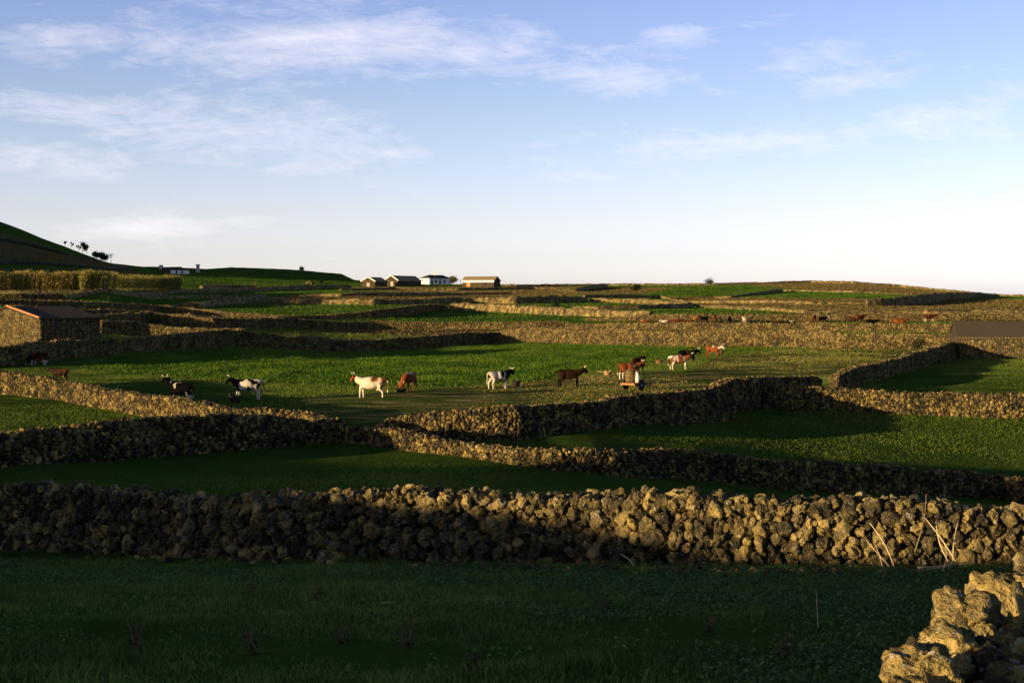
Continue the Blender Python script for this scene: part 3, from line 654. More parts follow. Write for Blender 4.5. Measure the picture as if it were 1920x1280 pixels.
# ------------------------------------------------------------------ single dry stalks and plants of the foreground
M_STALK = flat('bleached_stalk', (.62, .50, .30), .3, 9)
M_STALKG = flat('weathered_stalk', (.20, .17, .08), .3, 9)
def stalk(loc, tip, rad, label, bend=.15, mat=None, group='dry stalks in the foreground'):
    m = MB(); a = Vector((0, 0, 0)); b = Vector(tip)-Vector(loc); side = Vector((b.y, -b.x, b.z*.2)); side = side.normalized()*bend*b.length if side.length > 1e-4 else Vector((bend*b.length, 0, 0))
    pts = [a.lerp(b, t)+side*math.sin(math.pi*t)*.5 for t in [i/7 for i in range(8)]]
    m.tube(pts, [rad*.72*(1-.5*i/7) for i in range(8)], 6)
    o = m.build('dry_stalk', mat or M_STALK, smooth=True); o.location = loc
    return tag(o, label, 'dry stalk', group)
def w3(px, y, d): return ((px-960)/FPX*d, d, CZ-(y-HY)/FPX*d)
def ws(p0, y0, p1, y1, d, rad, label, bend=.1, mat=None, d1=None):
    return stalk(w3(p0, y0, d), w3(p1, y1, d1 or d), rad, label, bend, mat)
ws(1678, 1072, 1624, 1012, 26.9, .021, 'leftmost pale stalk of the group leaning on the wall by the right corner', -.12, d1=26.9)
ws(1679, 1070, 1631, 980, 26.6, .020, 'second pale stalk from the left in the group by the right corner', .14, d1=27.2)
ws(1655, 1068, 1640, 1020, 26.8, .015, 'short pale stalk standing among the leaning group by the right corner', .1, d1=27.2)
ws(1792, 1052, 1734, 970, 25.9, .021, 'long pale stalk leaning left from the tangle beside the near boulder wall', .05, d1=26.9)
ws(1778, 1052, 1755, 976, 26.2, .020, 'pale stalk in the middle of the tangle beside the near boulder wall', -.12, d1=26.9)
ws(1787, 1050, 1797, 975, 26.2, .020, 'bright upright stalk at the right of the tangle beside the near boulder wall', -.06, d1=26.9)
ws(1715, 1035, 1737, 925, 26.9, .018, 'brown twig rising above the front wall near the right corner', .12, M_STALKG, d1=27.2)
ws(1763, 1080, 1776, 1030, 25.5, .015, 'thin yellow stalk at the foot of the tangle by the near boulder wall', .1, d1=25.9)
ws(1722, 1064, 1795, 1055, 25.7, .030, 'thick pale stalk lying flat at the wall foot near the right corner', .08, d1=27.0)
ws(1720, 1070, 1840, 1046, 25.5, .018, 'thin pale stalk lying beside the thick flat one near the right corner', .06, d1=26.8)
ws(1189, 1069, 1164, 1038, 26.9, .021, 'single curved white stalk at the wall foot right of centre', .18, d1=27.8)
ws(1535, 1190, 1530, 1104, 15.2, .008, 'lone tall pale stem standing in the shaded grass at lower right', .04)
ws(1094, 1178, 1092, 1150, 16.2, .005, 'thin upright stem in the shaded grass right of centre', .1, M_STALKG)
ws(302, 1180, 301, 1128, 15.5, .006, 'dark upright dock stem at lower left', .05, M_STALKG)
ws(1309, 1262, 1280, 1208, 12.6, .005, 'thin slanting stem at the bottom right of centre', .08, M_STALKG)
ws(738, 1175, 740, 1110, 16.0, .004, 'thin grass stem standing left of centre', .1, M_STALKG)
ws(819, 1062, 802, 1005, 28.6, .010, 'curved dull stalk against the wall foot left of centre', .18, M_STALKG, d1=29.4)
ws(180, 1040, 140, 1015, 30.6, .012, 'bent root-like stalk against the wall foot at far left', .2, M_STALKG, d1=31.3)
ws(1370, 1112, 1450, 1105, 20.0, .006, 'pale stem lying across the shaded grass left of the lone tall one', .06, M_STALKG)
ws(715, 1129, 742, 1128, 17.5, .008, 'short pale straw lying in the grass left of centre', .05)
ws(1168, 1208, 1183, 1218, 13.2, .006, 'short white straw curled in the grass near the bottom right of centre', .2)
def dock(px, y, h, label, n=26):
    x, d, z = ground_at(px, y); r = empty('dock_plant', (x, d, z-.02), 0, label, 'weed plant', 'tall weeds in the foreground grass')
    m = MB(); tips = []
    for i in range(5):
        t = Vector((random.uniform(-.25, .25)*h, random.uniform(-.25, .25)*h, h*random.uniform(.6, 1))); m.tube([(0, 0, 0), t*.5+Vector((random.uniform(-.02, .02), 0, 0)), t], [.006, .004, .003], 5); tips.append(t)
    m.build('stem', M_STALKG, r)
    V = []; Fc = []; T = []
    for t in tips:
        for j in range(n):
            f = random.uniform(.15, 1.0); c = t*f+Vector([random.gauss(0, .03) for _ in range(3)]); a = random.uniform(0, 6.28); s = random.uniform(.02, .05)*(1.25-f*.7); u = Vector((math.cos(a), math.sin(a), random.uniform(-.3, .5)))*s; w = Vector((-math.sin(a), math.cos(a), random.uniform(-.4, .4)))*s*.45
            b = len(V); V += [c-u, c-w, c+u, c+w]; Fc.append((b, b+1, b+2, b+3)); T += [random.random()]*4
    tri_mesh('foliage', V, Fc, M_WEED2, r, attrs={'tint': T})
M_WEED2 = leaf_mat('rusty_dock', (.022, .036, .014), (.13, .105, .035), .2)
for q in [(255,1225,.42,'rusty tall weed at the lower left corner'), (478,1235,.36,'rusty weed near the bottom, right of the lower left corner'), (590,1130,.34,'yellowish weed clump left of centre in the grass'), (760,1225,.40,'brown-topped weed near the bottom left of centre'), (890,1265,.42,'pale green upright weed at the bottom centre'), (1137,1150,.30,'yellow-green weed clump right of centre'), (640,1215,.3,'low rusty weed beside the bottom centre-left'), (470,1120,.26,'small weed in the grass at left middle of the foreground'), (1330,1200,.28,'small dull weed at lower right of centre'), (1470,1240,.33,'grassy tuft of weed before the near boulder wall')]: dock(*q)

# ------------------------------------------------------------------ cattle
def cow_mesh(head='level', lying=False, step=0.0, turn=0.0):
    """one continuous body: skinned skeleton facing +X, feet on z = 0 (lying: belly on z = 0)"""
    bm = bmesh.new(); lay = bm.verts.layers.skin.verify(); dz = -.60 if lying else 0
    def v(p, r, root=False):
        a = bm.verts.new(p); a[lay].radius = r if isinstance(r, tuple) else (r, r); a[lay].use_root = root; return a
    def chain(start, pts):
        last = start; out = []
        for p, r in pts:
            b = v(p, r); bm.edges.new((last, b)); last = b; out.append(b)
        return out
    hip = v((-.55, 0, 1.03+dz), (.33, .34), True)
    c1 = chain(hip, [((-.25, 0, .93+dz), (.45, .45)), ((.08, 0, .89+dz), (.47, .49)), ((.38, 0, .92+dz), (.42, .44)), ((.56, 0, 1.00+dz), (.32, .34))])
    sh = c1[-1]
    ty = turn
    if head == 'level': nk = [((.76, ty*.25, 1.12), (.24, .19)), ((.90, ty*.6, 1.23), (.17, .14)), ((1.00, ty*.9, 1.27), (.17, .16)), ((1.13, ty*1.25, 1.12), (.125, .12)), ((1.22, ty*1.5, .95), (.11, .11))]
    elif head == 'high': nk = [((.76, ty*.25, 1.17), (.25, .20)), ((.86, ty*.6, 1.36), (.17, .14)), ((.95, ty*.9, 1.45), (.17, .16)), ((1.10, ty*1.25, 1.34), (.125, .12)), ((1.21, ty*1.5, 1.20), (.11, .11))]
    elif head == 'low': nk = [((.80, ty*.25, .90), (.25, .20)), ((.95, ty*.6, .70), (.19, .16)), ((1.02, ty*.9, .56), (.17, .15)), ((1.08, ty*1.1, .38), (.12, .12)), ((1.11, ty*1.2, .25), (.10, .095))]
    nk = [((p[0], p[1], p[2]+(dz if lying else 0)), r) for p, r in nk]
    nkv = chain(sh, nk); rump = chain(hip, [((-.76, 0, 1.07+dz), (.26, .25))])[0]
    chain(rump, [((-.92, 0, 1.12+dz), .055), ((-.97, 0, .95+dz), .030), ((-.97, .01, .70+dz), .022), ((-.96, .02, .48+max(dz, -.3)), .045), ((-.95, .02, .38+max(dz, -.3)), .02)])
    poll = nkv[2]; pc = poll.co.copy()
    for s in (-1, 1): chain(poll, [((pc.x-.03, pc.y+s*.17, pc.z+.02), .06), ((pc.x-.05, pc.y+s*.31, pc.z-.01), .03)])   # ears
    for s in (-1, 1):
        k = step*s
        if lying:
            chain(c1[2], [((.55, s*.26, .16), .10), ((.78, s*.25, .09), .06), ((.55, s*.3, .05), .05)])
            chain(hip, [((-.40, s*.34, .22), .16), ((-.12, s*.42, .10), .08), ((-.35, s*.46, .05), .05)])
        else:
            chain(c1[2], [((.48, s*.15, .78), (.14, .12)), ((.49+k*.4, s*.16, .58), .085), ((.50+k*.9, s*.16, .40), .058), ((.50+k*1.1, s*.16, .20), .040), ((.51+k*1.2, s*.16, .10), .048), ((.54+k*1.3, s*.16, .035), .055)])
            chain(hip, [((-.56, s*.17, .84), (.21, .15)), ((-.50-k*.4, s*.19, .66), (.13, .11)), ((-.68-k*.8, s*.18, .47), .065), ((-.67-k*1.0, s*.17, .26), .042), ((-.66-k*1.0, s*.17, .12), .048), ((-.62-k*1.0, s*.17, .035), .056)])
    if not lying: chain(hip, [((-.40, 0, .74), (.14, .13)), ((-.36, 0, .62), .07)])
    me = bpy.data.meshes.new('cow_body'); bm.to_mesh(me); bm.free(); o = bpy.data.objects.new('cow_body_src', me); COL.objects.link(o)
    sk = o.modifiers.new('s', 'SKIN'); sk.use_smooth_shade = True; sk.branch_smoothing = .6
    sb = o.modifiers.new('b', 'SUBSURF'); sb.levels = 2
    dg = bpy.context.evaluated_depsgraph_get(); dg.update(); m2 = bpy.data.meshes.new_from_object(o.evaluated_get(dg))
    bpy.data.objects.remove(o); V = np.zeros(len(m2.vertices)*3, np.float32); m2.vertices.foreach_get('co', V); V = V.reshape(-1, 3)
    if not lying:  # rest the hooves on the ground
        V[:, 2] -= V[:, 2].min(); m2.vertices.foreach_set('co', V.ravel())
    return m2, tuple(pc)
COWM = {'level': cow_mesh('level', step=.06, turn=0), 'level_turn': cow_mesh('level', step=-.07, turn=.18), 'level_back': cow_mesh('level', step=.05, turn=-.22),
        'high': cow_mesh('high', step=.10, turn=.12), 'low': cow_mesh('low', step=.05, turn=-.12), 'lying': cow_mesh('level', True, turn=.1)}
def hide_mat():
    m = MT('cow_hide', .9, .03); c = m.attr('hide', 'Color'); n = m.noise(9, 4, .6)
    return m.out(m.mix(m.mr(n, .3, .7, 0, .5), c, (.55, .48, .40), 'MULTIPLY'), m.bump(m.noise(30, 3), .15, .02))
M_HIDE = hide_mat(); M_HORN = flat('cow_horn', (.62, .55, .40), .1, 20, .5); M_HOOF = flat('dark_hoof', (.05, .04, .03)); M_UDDER = flat('udder_skin', (.50, .30, .24), .1)
WHT = (.70, .62, .50); RED = (.20, .062, .020); DRED = (.085, .028, .012); BLK = (.004, .003, .003); DKB = (.034, .018, .010); FAWN = (.30, .16, .06)
def cow_colors(V, base, patch, thr, seed, head, legs, belly=None, rump=None, sc=2.3, shoulder=None):
    out = np.zeros((len(V), 4), np.float32); out[:, 3] = 1
    for i, p in enumerate(V):
        x, y, z = p; q = Vector((x*sc*.8+seed*7.1, y*sc+seed*3.3, z*sc+seed))
        c = patch if noise.noise(q)+.45*noise.noise(q*2.3) > thr else base
        if shoulder and .42 < x < .85 and z > .55: c = shoulder
        if rump and x < -.62 and z > .6 and noise.noise(q*1.7) > -.25: c = rump
        if belly and z < .72 and -.5 < x < .5 and abs(y) < .3: c = belly
        if x > .84: c = head if not (x > 1.28 and isinstance(head, tuple) and head is not BLK and head is not DKB and False) else base
        if z < .52 and legs and x < .86: c = legs
        out[i, :3] = c
    return out
def cow(px, y, rot, pose, colors, label, scale=1.0, horns=True, group='cows tethered in the pasture', dy=0, small=False):
    x, d, z = ground_at(px, y); z += dy
    r = empty('cow', (x, d, z-.015), R(rot), label, 'cow', group); r.scale = (scale,)*3
    src, pc = COWM[pose]; me = src.copy(); me.name = 'body'; V = np.zeros(len(me.vertices)*3, np.float32); me.vertices.foreach_get('co', V); V = V.reshape(-1, 3)
    Cc = cow_colors(V, **colors); a = me.attributes.new('hide', 'FLOAT_COLOR', 'POINT'); a.data.foreach_set('color', Cc.ravel()); me.materials.clear(); me.materials.append(M_HIDE)
    b = bpy.data.objects.new('body', me); COL.objects.link(b); b.parent = r
    if horns:
        for s in (-1, 1):
            m = MB(); p = Vector(pc); m.tube([p+Vector((0, s*.07, .08)), p+Vector((.02, s*.18, .11)), p+Vector((.07, s*.23, .15)), p+Vector((.12, s*.20, .21))], [.034, .030, .022, .008], 8); m.build('horn', M_HORN, r, True)
    if not small and pose != 'lying':
        m = MB()
        for (lx, ly) in ((.54, .16), (.54, -.16), (-.63, .17), (-.63, -.17)): pass
        m.lathe([(.02, -.10), (.07, -.08), (.10, 0), (.07, .06)], 12, (-.40, 0, .56)); m.build('udder', M_UDDER, r, True)
    return r
C = lambda **k: dict(dict(base=WHT, patch=RED, thr=.1, seed=1, head=RED, legs=WHT), **k)
# rot: 0 faces right (+X), 90 faces away, 180 faces left
cow(72, 686, 160, 'low', C(base=DKB, patch=RED, thr=.25, head=DKB, legs=WHT, seed=3), 'dark brown cow with pale shins grazing in the shade under the left wall', 1.0, False)
cow(112, 716, 165, 'level', C(base=DKB, patch=DRED, thr=.2, head=DKB, legs=DKB, seed=4), 'small dark cow half hidden behind the golden wall at left', .80, False)
cow(338, 757, 152, 'high', C(base=BLK, patch=WHT, thr=.34, head=BLK, legs=WHT, seed=5.5, rump=BLK), 'mostly black cow with raised horned head behind the golden wall', 1.0)
cow(463, 749, 188, 'level', C(base=WHT, patch=BLK, thr=.02, head=BLK, legs=WHT, seed=6.2, shoulder=BLK), 'black and white cow facing left beside a dark tub, nearer the left side', 1.0, True)
cow(695, 748, 170, 'level_back', C(base=WHT, patch=RED, thr=.26, head=RED, legs=WHT, seed=9.4, rump=RED, belly=WHT), 'white cow with red-brown head and small brown patches', 1.08, True)
cow(767, 734, 252, 'low', C(base=RED, patch=WHT, thr=.46, head=RED, legs=DRED, seed=2.2), 'red-brown cow seen head on, lowering its white-horned head to a tub', 1.0)
cow(936, 729, 36, 'level', C(base=WHT, patch=BLK, thr=.24, head=BLK, legs=WHT, seed=12.3, shoulder=BLK), 'white cow with black head and black spots seen from behind at centre', .98)
cow(1068, 726, 2, 'level', C(base=(.018, .010, .006), patch=(.03, .014, .008), thr=.3, head=BLK, legs=BLK, seed=7), 'plain blackish brown cow standing side on, facing right', 1.0)
cow(1181, 711, 20, 'level', C(base=RED, patch=WHT, thr=.42, head=RED, legs=WHT, seed=8.1, belly=WHT), 'red cow with white rump and legs standing behind the cart', 1.0)
cow(1196, 703, 62, 'level', C(base=DRED, patch=DKB, thr=-.05, head=DKB, legs=DKB, seed=3.7), 'dark reddish brown cow right behind the barrel cart', 1.12, False)
cow(1274, 693, 8, 'level_back', C(base=WHT, patch=RED, thr=-.02, head=BLK, legs=WHT, seed=14.7), 'white and red patched cow with a dark head facing right', .98)
cow(1290, 681, 15, 'level', C(base=BLK, patch=DKB, thr=.2, head=BLK, legs=BLK, seed=2), 'black cow standing just behind the white and red patched cow', .98)
cow(1338, 671, -38, 'level', C(base=RED, patch=WHT, thr=.4, head=WHT, legs=RED, seed=6.6), 'red cow with a white face beside a tub below the tall wall', .98)
FG = 'cattle resting behind the far wall'
far = [(1209,605,0,'lying',RED,WHT,'small red and white animal lying at the left end of the far herd',.75),
 (1246,605,180,'lying',WHT,FAWN,'pale calf lying second from the left in the far herd',.7), (1268,606,0,'lying',DRED,RED,'brown cow lying left of the orange cow in the far herd',1),
 (1292,607,180,'lying',DRED,RED,'dark red cow lying at the feet of the orange cow',.95), (1306,604,200,'level',FAWN,FAWN,'orange-tan cow standing in the far herd',.9),
 (1320,605,10,'level',BLK,BLK,'black cow just right of the orange-tan one in the far herd',.8), (1340,605,80,'level',DRED,RED,'brown cow seen from behind between two black ones in the far herd',.95),
 (1368,606,80,'level',BLK,BLK,'small black cow seen from behind near the centre of the far herd',.8), (1395,606,95,'level',WHT,FAWN,'white calf standing alone in the far herd',.75),
 (1458,608,0,'lying',DKB,BLK,'dark cow lying almost hidden behind the far wall',.8), (1481,608,180,'lying',BLK,WHT,'black and white back showing over the far wall',.85),
 (1526,605,70,'level',DRED,RED,'reddish brown cow beside a black one with a white head',1), (1543,606,8,'level',BLK,BLK,'black cow with a white head in the far herd',.85),
 (1601,606,160,'level',DKB,RED,'dark brown cow left of a red one in the far herd',.85), (1613,605,30,'level',RED,DRED,'red cow at the right of a pair in the far herd',1), (1634,607,0,'lying',BLK,BLK,'black cow lying right of the red pair in the far herd',1),
 (1687,607,0,'lying',RED,DRED,'long red cow lying alone toward the right of the far herd',1.2), (1743,604,0,'level',DRED,BLK,'dark red cow with pale belly, rightmost of the far herd',1.0)]
for (px, y, rot, pose, c1, c2, lb, sc) in far:
    hd = WHT if 'white head' in lb else c1
    cow(px, y, rot, pose, C(base=c1, patch=c2, thr=.15, head=hd, legs=c1 if 'pale belly' not in lb else WHT, seed=px*.013), lb, sc, False, FG, small=True)
cow(1029, 588, 75, 'level', C(base=DKB, patch=RED, thr=.3, head=DKB, legs=DKB, seed=1.7), 'dark brown cow seen from behind, left of two far up the middle field', 1.0, False, 'pair of cows in the middle field', small=True)
cow(1045, 588, 170, 'level', C(base=BLK, patch=DKB, thr=.2, head=BLK, legs=BLK, seed=2.7), 'black cow, right of two far up the middle field', .85, False, 'pair of cows in the middle field', small=True)
for k_, (m_, _) in list(COWM.items()):
    bpy.data.meshes.remove(m_)

# ------------------------------------------------------------------ feed tubs
M_TUB = flat('weathered_wood_tub', (.20, .10, .05), .3, 12); M_TUBD = flat('dark_wood_tub', (.03, .022, .018), .3, 12); M_TUBO = flat('pale_new_tub', (.42, .24, .11), .2, 12); M_WATER = MT('trough_feed', .4).out((.05, .045, .03))
def tub(px, y, mat, label, s=1.0):
    x, d, z = ground_at(px, y); r = empty('feed_tub', (x, d, z-.01), R(random.uniform(0, 90)), label, 'tub', 'tubs beside the cows'); r.scale = (s,)*3
    MB().lathe([(.24, 0), (.27, .15), (.31, .34), (.31, .36), (.28, .36), (.25, .12), (.05, .10)], 20).build('bucket', mat, r, True)
    for zz, rr in ((.07, .262), (.27, .302)):
        m = MB(); m.lathe([(rr-.004, zz-.018), (rr+.006, zz-.016), (rr+.006, zz+.016), (rr-.004, zz+.018)], 20); m.build('hoop', M_TUBD, r, True)
    for s_ in (-1, 1):
        MB().box((s_*.30, 0, .40), (.035, .12, .12), bev=.01).build('handle', mat, r)
    MB().lathe([(.02, .20), (.268, .20), (.268, .215), (.02, .215)], 20).build('feed', M_WATER, r)
tub(441, 755, M_TUBD, 'dark tub in front of the black and white cow facing left', 1.15)
tub(752, 738, M_TUBD, 'dark tub under the lowered head of the red-brown cow'); tub(967, 723, M_TUBD, 'dark tub right of the white cow seen from behind', .95)
tub(1139, 704, M_TUBO, 'pale orange tub left of the cow behind the cart', .9); tub(1236, 683, M_TUB, 'brown tub standing alone between the cart and the patched cow', 1.1); tub(1350, 665, M_TUB, 'brown tub at the right of the red white-faced cow', 1.15)
M_PLANK = flat('bleached_plank', (.45, .32, .16), .25, 10)
x, d, z = ground_at(1126, 699); m = MB(); m.box((0, 0, .05), (.55, .10, .05), bev=.01); m.box((.02, .12, .04), (.45, .07, .04), bev=.008); o = m.build('wooden_slat', M_PLANK); o.location = (x, d, z+.05); o.rotation_euler = (0, R(6), R(-12)); tag(o, 'pale wooden slats lying left of the pale orange tub', 'wood')

# ------------------------------------------------------------------ cart
M_CART = flat('orange_cart_timber', (.34, .18, .07), .3, 9); M_TYRE = flat('worn_rubber', (.022, .02, .018), .2, 14); M_RIM = flat('rusty_rim', (.14, .10, .07), .3, 10); M_CAN = flat('dull_milk_can', (.66, .63, .57), .12, 12, .45); M_IRON = flat('rusty_iron', (.06, .04, .028), .3, 12)
mb = MT('cask_staves', .85, .1); cv_ = mb.n.new('ShaderNodeTexWave'); cv_.inputs['Scale'].default_value = 3; mb.l.new(mb.co(scale=(4, 4, .2)), cv_.inputs[0]); M_CASK = mb.out(mb.mix(mb.mr(mb.noise(8, 5), .35, .65), (.10, .062, .028), (.26, .17, .075)), mb.bump(cv_.outputs['Fac'], .5, .03))
cx, cy, cz_ = ground_at(1188, 732); CA = R(52)     # heading of the shafts, from +X towards +Y
cart = empty('barrel_cart', (cx, cy+.2, cz_-.01), CA, 'two-wheeled wooden cart with shafts resting out to the right', 'cart')
for s in (-1, 1):
    w = empty('wheel', (0, s*.58, .36)); w.parent = cart
    M90 = Matrix.Rotation(R(90), 3, 'X')
    MB().lathe([(.25, -.055), (.33, -.065), (.355, -.04), (.36, 0), (.355, .04), (.33, .065), (.25, .055)], 28, M=M90).build('tyre', M_TYRE, w, True)
    MB().lathe([(.02, -.03), (.24, -.035), (.255, -.05), (.255, .05), (.24, .035), (.02, .03)], 24, M=M90).build('rim', M_RIM, w, True)
    MB().lathe([(.01, -.09), (.05, -.09), (.06, -.04), (.06, .04), (.05, .09), (.01, .09)], 14, M=M90).build('hub', M_CAN, w, True)
MB().tube([(0, -.58, .36), (0, .58, .36)], .03, 8).build('axle', M_IRON, cart)
m = MB()
for yv in (-.36, -.12, .12, .36): m.box((0, yv, .50), (1.35, .20, .045), bev=.008)
m.build('deck', M_CART, cart); m = MB(); m.box((-.66, 0, .43), (.10, 1.12, .10), bev=.01); m.box((.5, 0, .43), (.10, .95, .10), bev=.01); m.build('cross_beam', M_CART, cart)
for s in (-1, 1):
    MB().tube([(-.6, s*.30, .44), (.7, s*.30, .42), (1.7, s*.27, .26), (2.6, s*.25, .06)], [.04, .04, .032, .025], 8).build('shaft', M_IRON, cart)
for xs, ys in ((.55, -.42), (.55, .42), (-.55, .42)): MB().tube([(xs, ys, .5), (xs+.04, ys, .85), (xs+.02, ys*.96, 1.28)], [.02, .018, .014], 6).build('stake', M_IRON, cart)
def at_cart(lx, ly, lz): 
    c, s = math.cos(CA), math.sin(CA); return (cx+lx*c-ly*s, cy+.2+lx*s+ly*c, cz_+lz)
o = empty('cask', at_cart(-.18, .10, .525), 0, 'tapered wooden water cask standing on the cart', 'cask')
prof = [(.30, 0), (.335, .2), (.345, .38), (.33, .58), (.27, .80), (.25, .80), (.24, .76), (.02, .75)]
MB().lathe(prof, 24).build('staves', M_CASK, o, True)
for zz, rr in ((.08, .316), (.28, .343), (.52, .338), (.74, .292)): MB().lathe([(rr-.01, zz-.02), (rr+.008, zz-.018), (rr+.008, zz+.018), (rr-.014, zz+.02)], 24).build('hoop', M_IRON, o, True)
o = empty('milk_can', at_cart(-.12, -.40, .525), 0, 'pale metal milk can on the cart deck beside the cask', 'milk can')
MB().lathe([(.13, 0), (.14, .02), (.14, .36), (.125, .42), (.08, .47), (.08, .52), (.095, .53), (.095, .56)], 20).build('body', M_CAN, o, True)
MB().lathe([(.10, .56), (.10, .58), (.06, .60), (.02, .60)], 18).build('lid', M_CAN, o, True)
for s in (-1, 1): MB().tube([(s*.12, 0, .40), (s*.17, 0, .42), (s*.17, 0, .48), (s*.09, 0, .50)], .010, 6).build('handle', M_CAN, o, True)
x, d, z = ground_at(1304, 712); stalk((x, d, z), (x+.05, d, z+.62), .018, 'thin iron tether post right of the cart', .03, M_IRON, 'tether posts')

# ------------------------------------------------------------------ buildings
M_BSTONE = stone_mat('barn_rubble', .75, .7, och=(.24, .17, .075), bump=.9, white=.8); 
def tile_mat(name, a, b, sc=7):
    m = MT(name, .9, .1); w = m.n.new('ShaderNodeTexWave'); w.wave_type = 'BANDS'; w.bands_direction = 'X'; w.inputs['Scale'].default_value = sc; w.inputs['Distortion'].default_value = .6; m.l.new(m.co(), w.inputs[0])
    n = m.noise(3, 6, .7); c = m.ramp(n, [(.3, a), (.7, b)]); c = m.mix(m.math('MULTIPLY', w.outputs['Fac'], .55), c, tuple(v*.35 for v in a))
    return m.out(c, m.bump(w.outputs['Fac'], .9, .08))
M_TILE = tile_mat('old_roof_tiles', (.24, .18, .10), (.44, .34, .19), 1.0); M_SHEDROOF = tile_mat('shed_roof_tiles', (.09, .068, .036), (.22, .165, .085), 1.1); M_TILED = tile_mat('dark_roof_tiles', (.03, .024, .016), (.10, .075, .04), .9); M_LIME = flat('limewash', (.80, .77, .70), .08, 3, .8); M_REDTILE = flat('orange_verge_tiles', (.55, .22, .09), .2, 6); M_DOOR = flat('old_door', (.10, .06, .035), .3, 8); M_ODOOR = flat('orange_door', (.50, .22, .09), .2, 8); M_DARKP = flat('dark_shutter', (.03, .035, .035), .2, 8); M_CHIM = flat('grey_chimney', (.38, .35, .30), .15, 3)
def hit(x1, d1, dirx, diry, px):
    """length from (x1, d1) along the direction until that bearing is reached"""
    u = (px-960)/FPX; return (u*d1-x1)/(dirx-u*diry)
def barn(name, px, y, alpha, pl, pr, ye, yr, gable, label, cat, wall=None, roof=None, trim=None, eave_over=.25, hip=0, cover=.5, d=None, windows=(), rocks=0):
    """near corner at bearing px, foot row y; the left face runs to pl, the right face to pr; gable = 'left' or 'right'"""
    if d is None: x0, d, z0 = ground_at(px, y)
    else: x0 = (px-960)/FPX*d; z0 = hz(x0, d)
    sa, ca = math.sin(R(alpha)), math.cos(R(alpha)); Ll = abs(hit(x0, d, -ca, sa, pl)); Lr = abs(hit(x0, d, sa, ca, pr))
    He = CZ-(ye-HY)/FPX*d-z0; Hr = CZ-(yr-HY)/FPX*d-z0
    # local frame: X along the left face (away from the corner), Y along the right face
    root = bpy.data.objects.new(name, None); COL.objects.link(root); tag(root, label, cat)
    M = Matrix(((-ca, sa, 0, x0), (sa, ca, 0, d), (0, 0, 1, z0), (0, 0, 0, 1))); 
    def T(p): return (M@Vector((p[0], p[1], p[2], 1))).to_3d()-Vector((x0, d, z0))
    root.location = (x0, d, z0); b = -cover*3
    wm_ = wall or M_BSTONE; m = MB(); t = .35
    W_, D_ = Ll, Lr
    if gable == 'left':   # ridge runs along local Y at x = W/2
        prof = [(0, 0, b), (W_, 0, b), (W_, 0, He), (W_/2, 0, Hr), (0, 0, He)]; m.prism([T(p) for p in prof], T((0, D_, 0)))
    elif gable == 'right':
        prof = [(0, 0, b), (0, D_, b), (0, D_, He), (0, D_/2, Hr), (0, 0, He)]; m.prism([T(p) for p in prof], T((W_, 0, 0)))
    else:
        m.prism([T(p) for p in [(0, 0, b), (W_, 0, b), (W_, D_, b), (0, D_, b)]], T((0, 0, He-b)))
    m.build('wall', wm_, root)
    m = MB(); o_ = eave_over; th = .14
    def slab(q): m.prism([T(p) for p in q], (0, 0, th))
    if gable == 'left':
        k = (Hr-He)/(W_/2)
        slab([(-o_, -o_, He-k*o_+.02), (W_/2, -o_, Hr+.02), (W_/2, D_+o_, Hr+.02), (-o_, D_+o_, He-k*o_+.02)]); slab([(W_+o_, -o_, He-k*o_+.022), (W_/2+.002, -o_, Hr+.022), (W_/2+.002, D_+o_, Hr+.022), (W_+o_, D_+o_, He-k*o_+.022)])
    elif gable == 'right':
        k = (Hr-He)/(D_/2)
        slab([(-o_, -o_, He-k*o_+.02), (-o_, D_/2, Hr+.02), (W_+o_, D_/2, Hr+.02), (W_+o_, -o_, He-k*o_+.02)]); slab([(-o_, D_+o_, He-k*o_+.022), (-o_, D_/2+.002, Hr+.022), (W_+o_, D_/2+.002, Hr+.022), (W_+o_, D_+o_, He-k*o_+.022)])
    else:
        h = min(W_, D_)/2
        A = [T(p) for p in [(-o_, -o_, He), (W_+o_, -o_, He), (W_+o_, D_+o_, He), (-o_, D_+o_, He)]]
        r1, r2 = (T((W_/2, h, Hr)), T((W_/2, D_-h, Hr))) if D_ > W_ else (T((h, D_/2, Hr)), T((W_-h, D_/2, Hr)))
        if D_ > W_: fs = [(A[0], A[1], r1), (A[1], A[2], r2, r1), (A[2], A[3], r2), (A[3], A[0], r1, r2)]
        else: fs = [(A[0], A[1], r2, r1), (A[1], A[2], r2), (A[2], A[3], r1, r2), (A[3], A[0], r1)]
        for f in fs: m.poly(f)
        m.poly(A)
    rf = m.build('roof', roof or M_TILE, root)
    if rocks:
        P = []; 
        for fc, Ln in (('left', W_), ('right', D_)):
            for zz in np.arange(-.4, max(Hr, He), rocks*1.35):
                for u_ in np.arange(rocks*.5, Ln, rocks*1.55):
                    uu = u_+random.uniform(-.3, .3)*rocks; z_ = zz+random.uniform(-.25, .25)*rocks
                    if uu < 0 or uu > Ln: continue
                    top = He if fc != gable else He+(Hr-He)*(1-abs(uu/Ln-.5)*2)
                    if z_ > top-.08: continue
                    P.append(tuple(T((uu, .06, z_) if fc == 'left' else (.06, uu, z_))))
        P = np.array(P); V, Fc, Tn = stones(P, rocks*rng.uniform(.7, 1.25, len(P)), 0); tri_mesh('stonework', V, Fc, M_STONE_FAR, root, attrs={'tint': Tn})
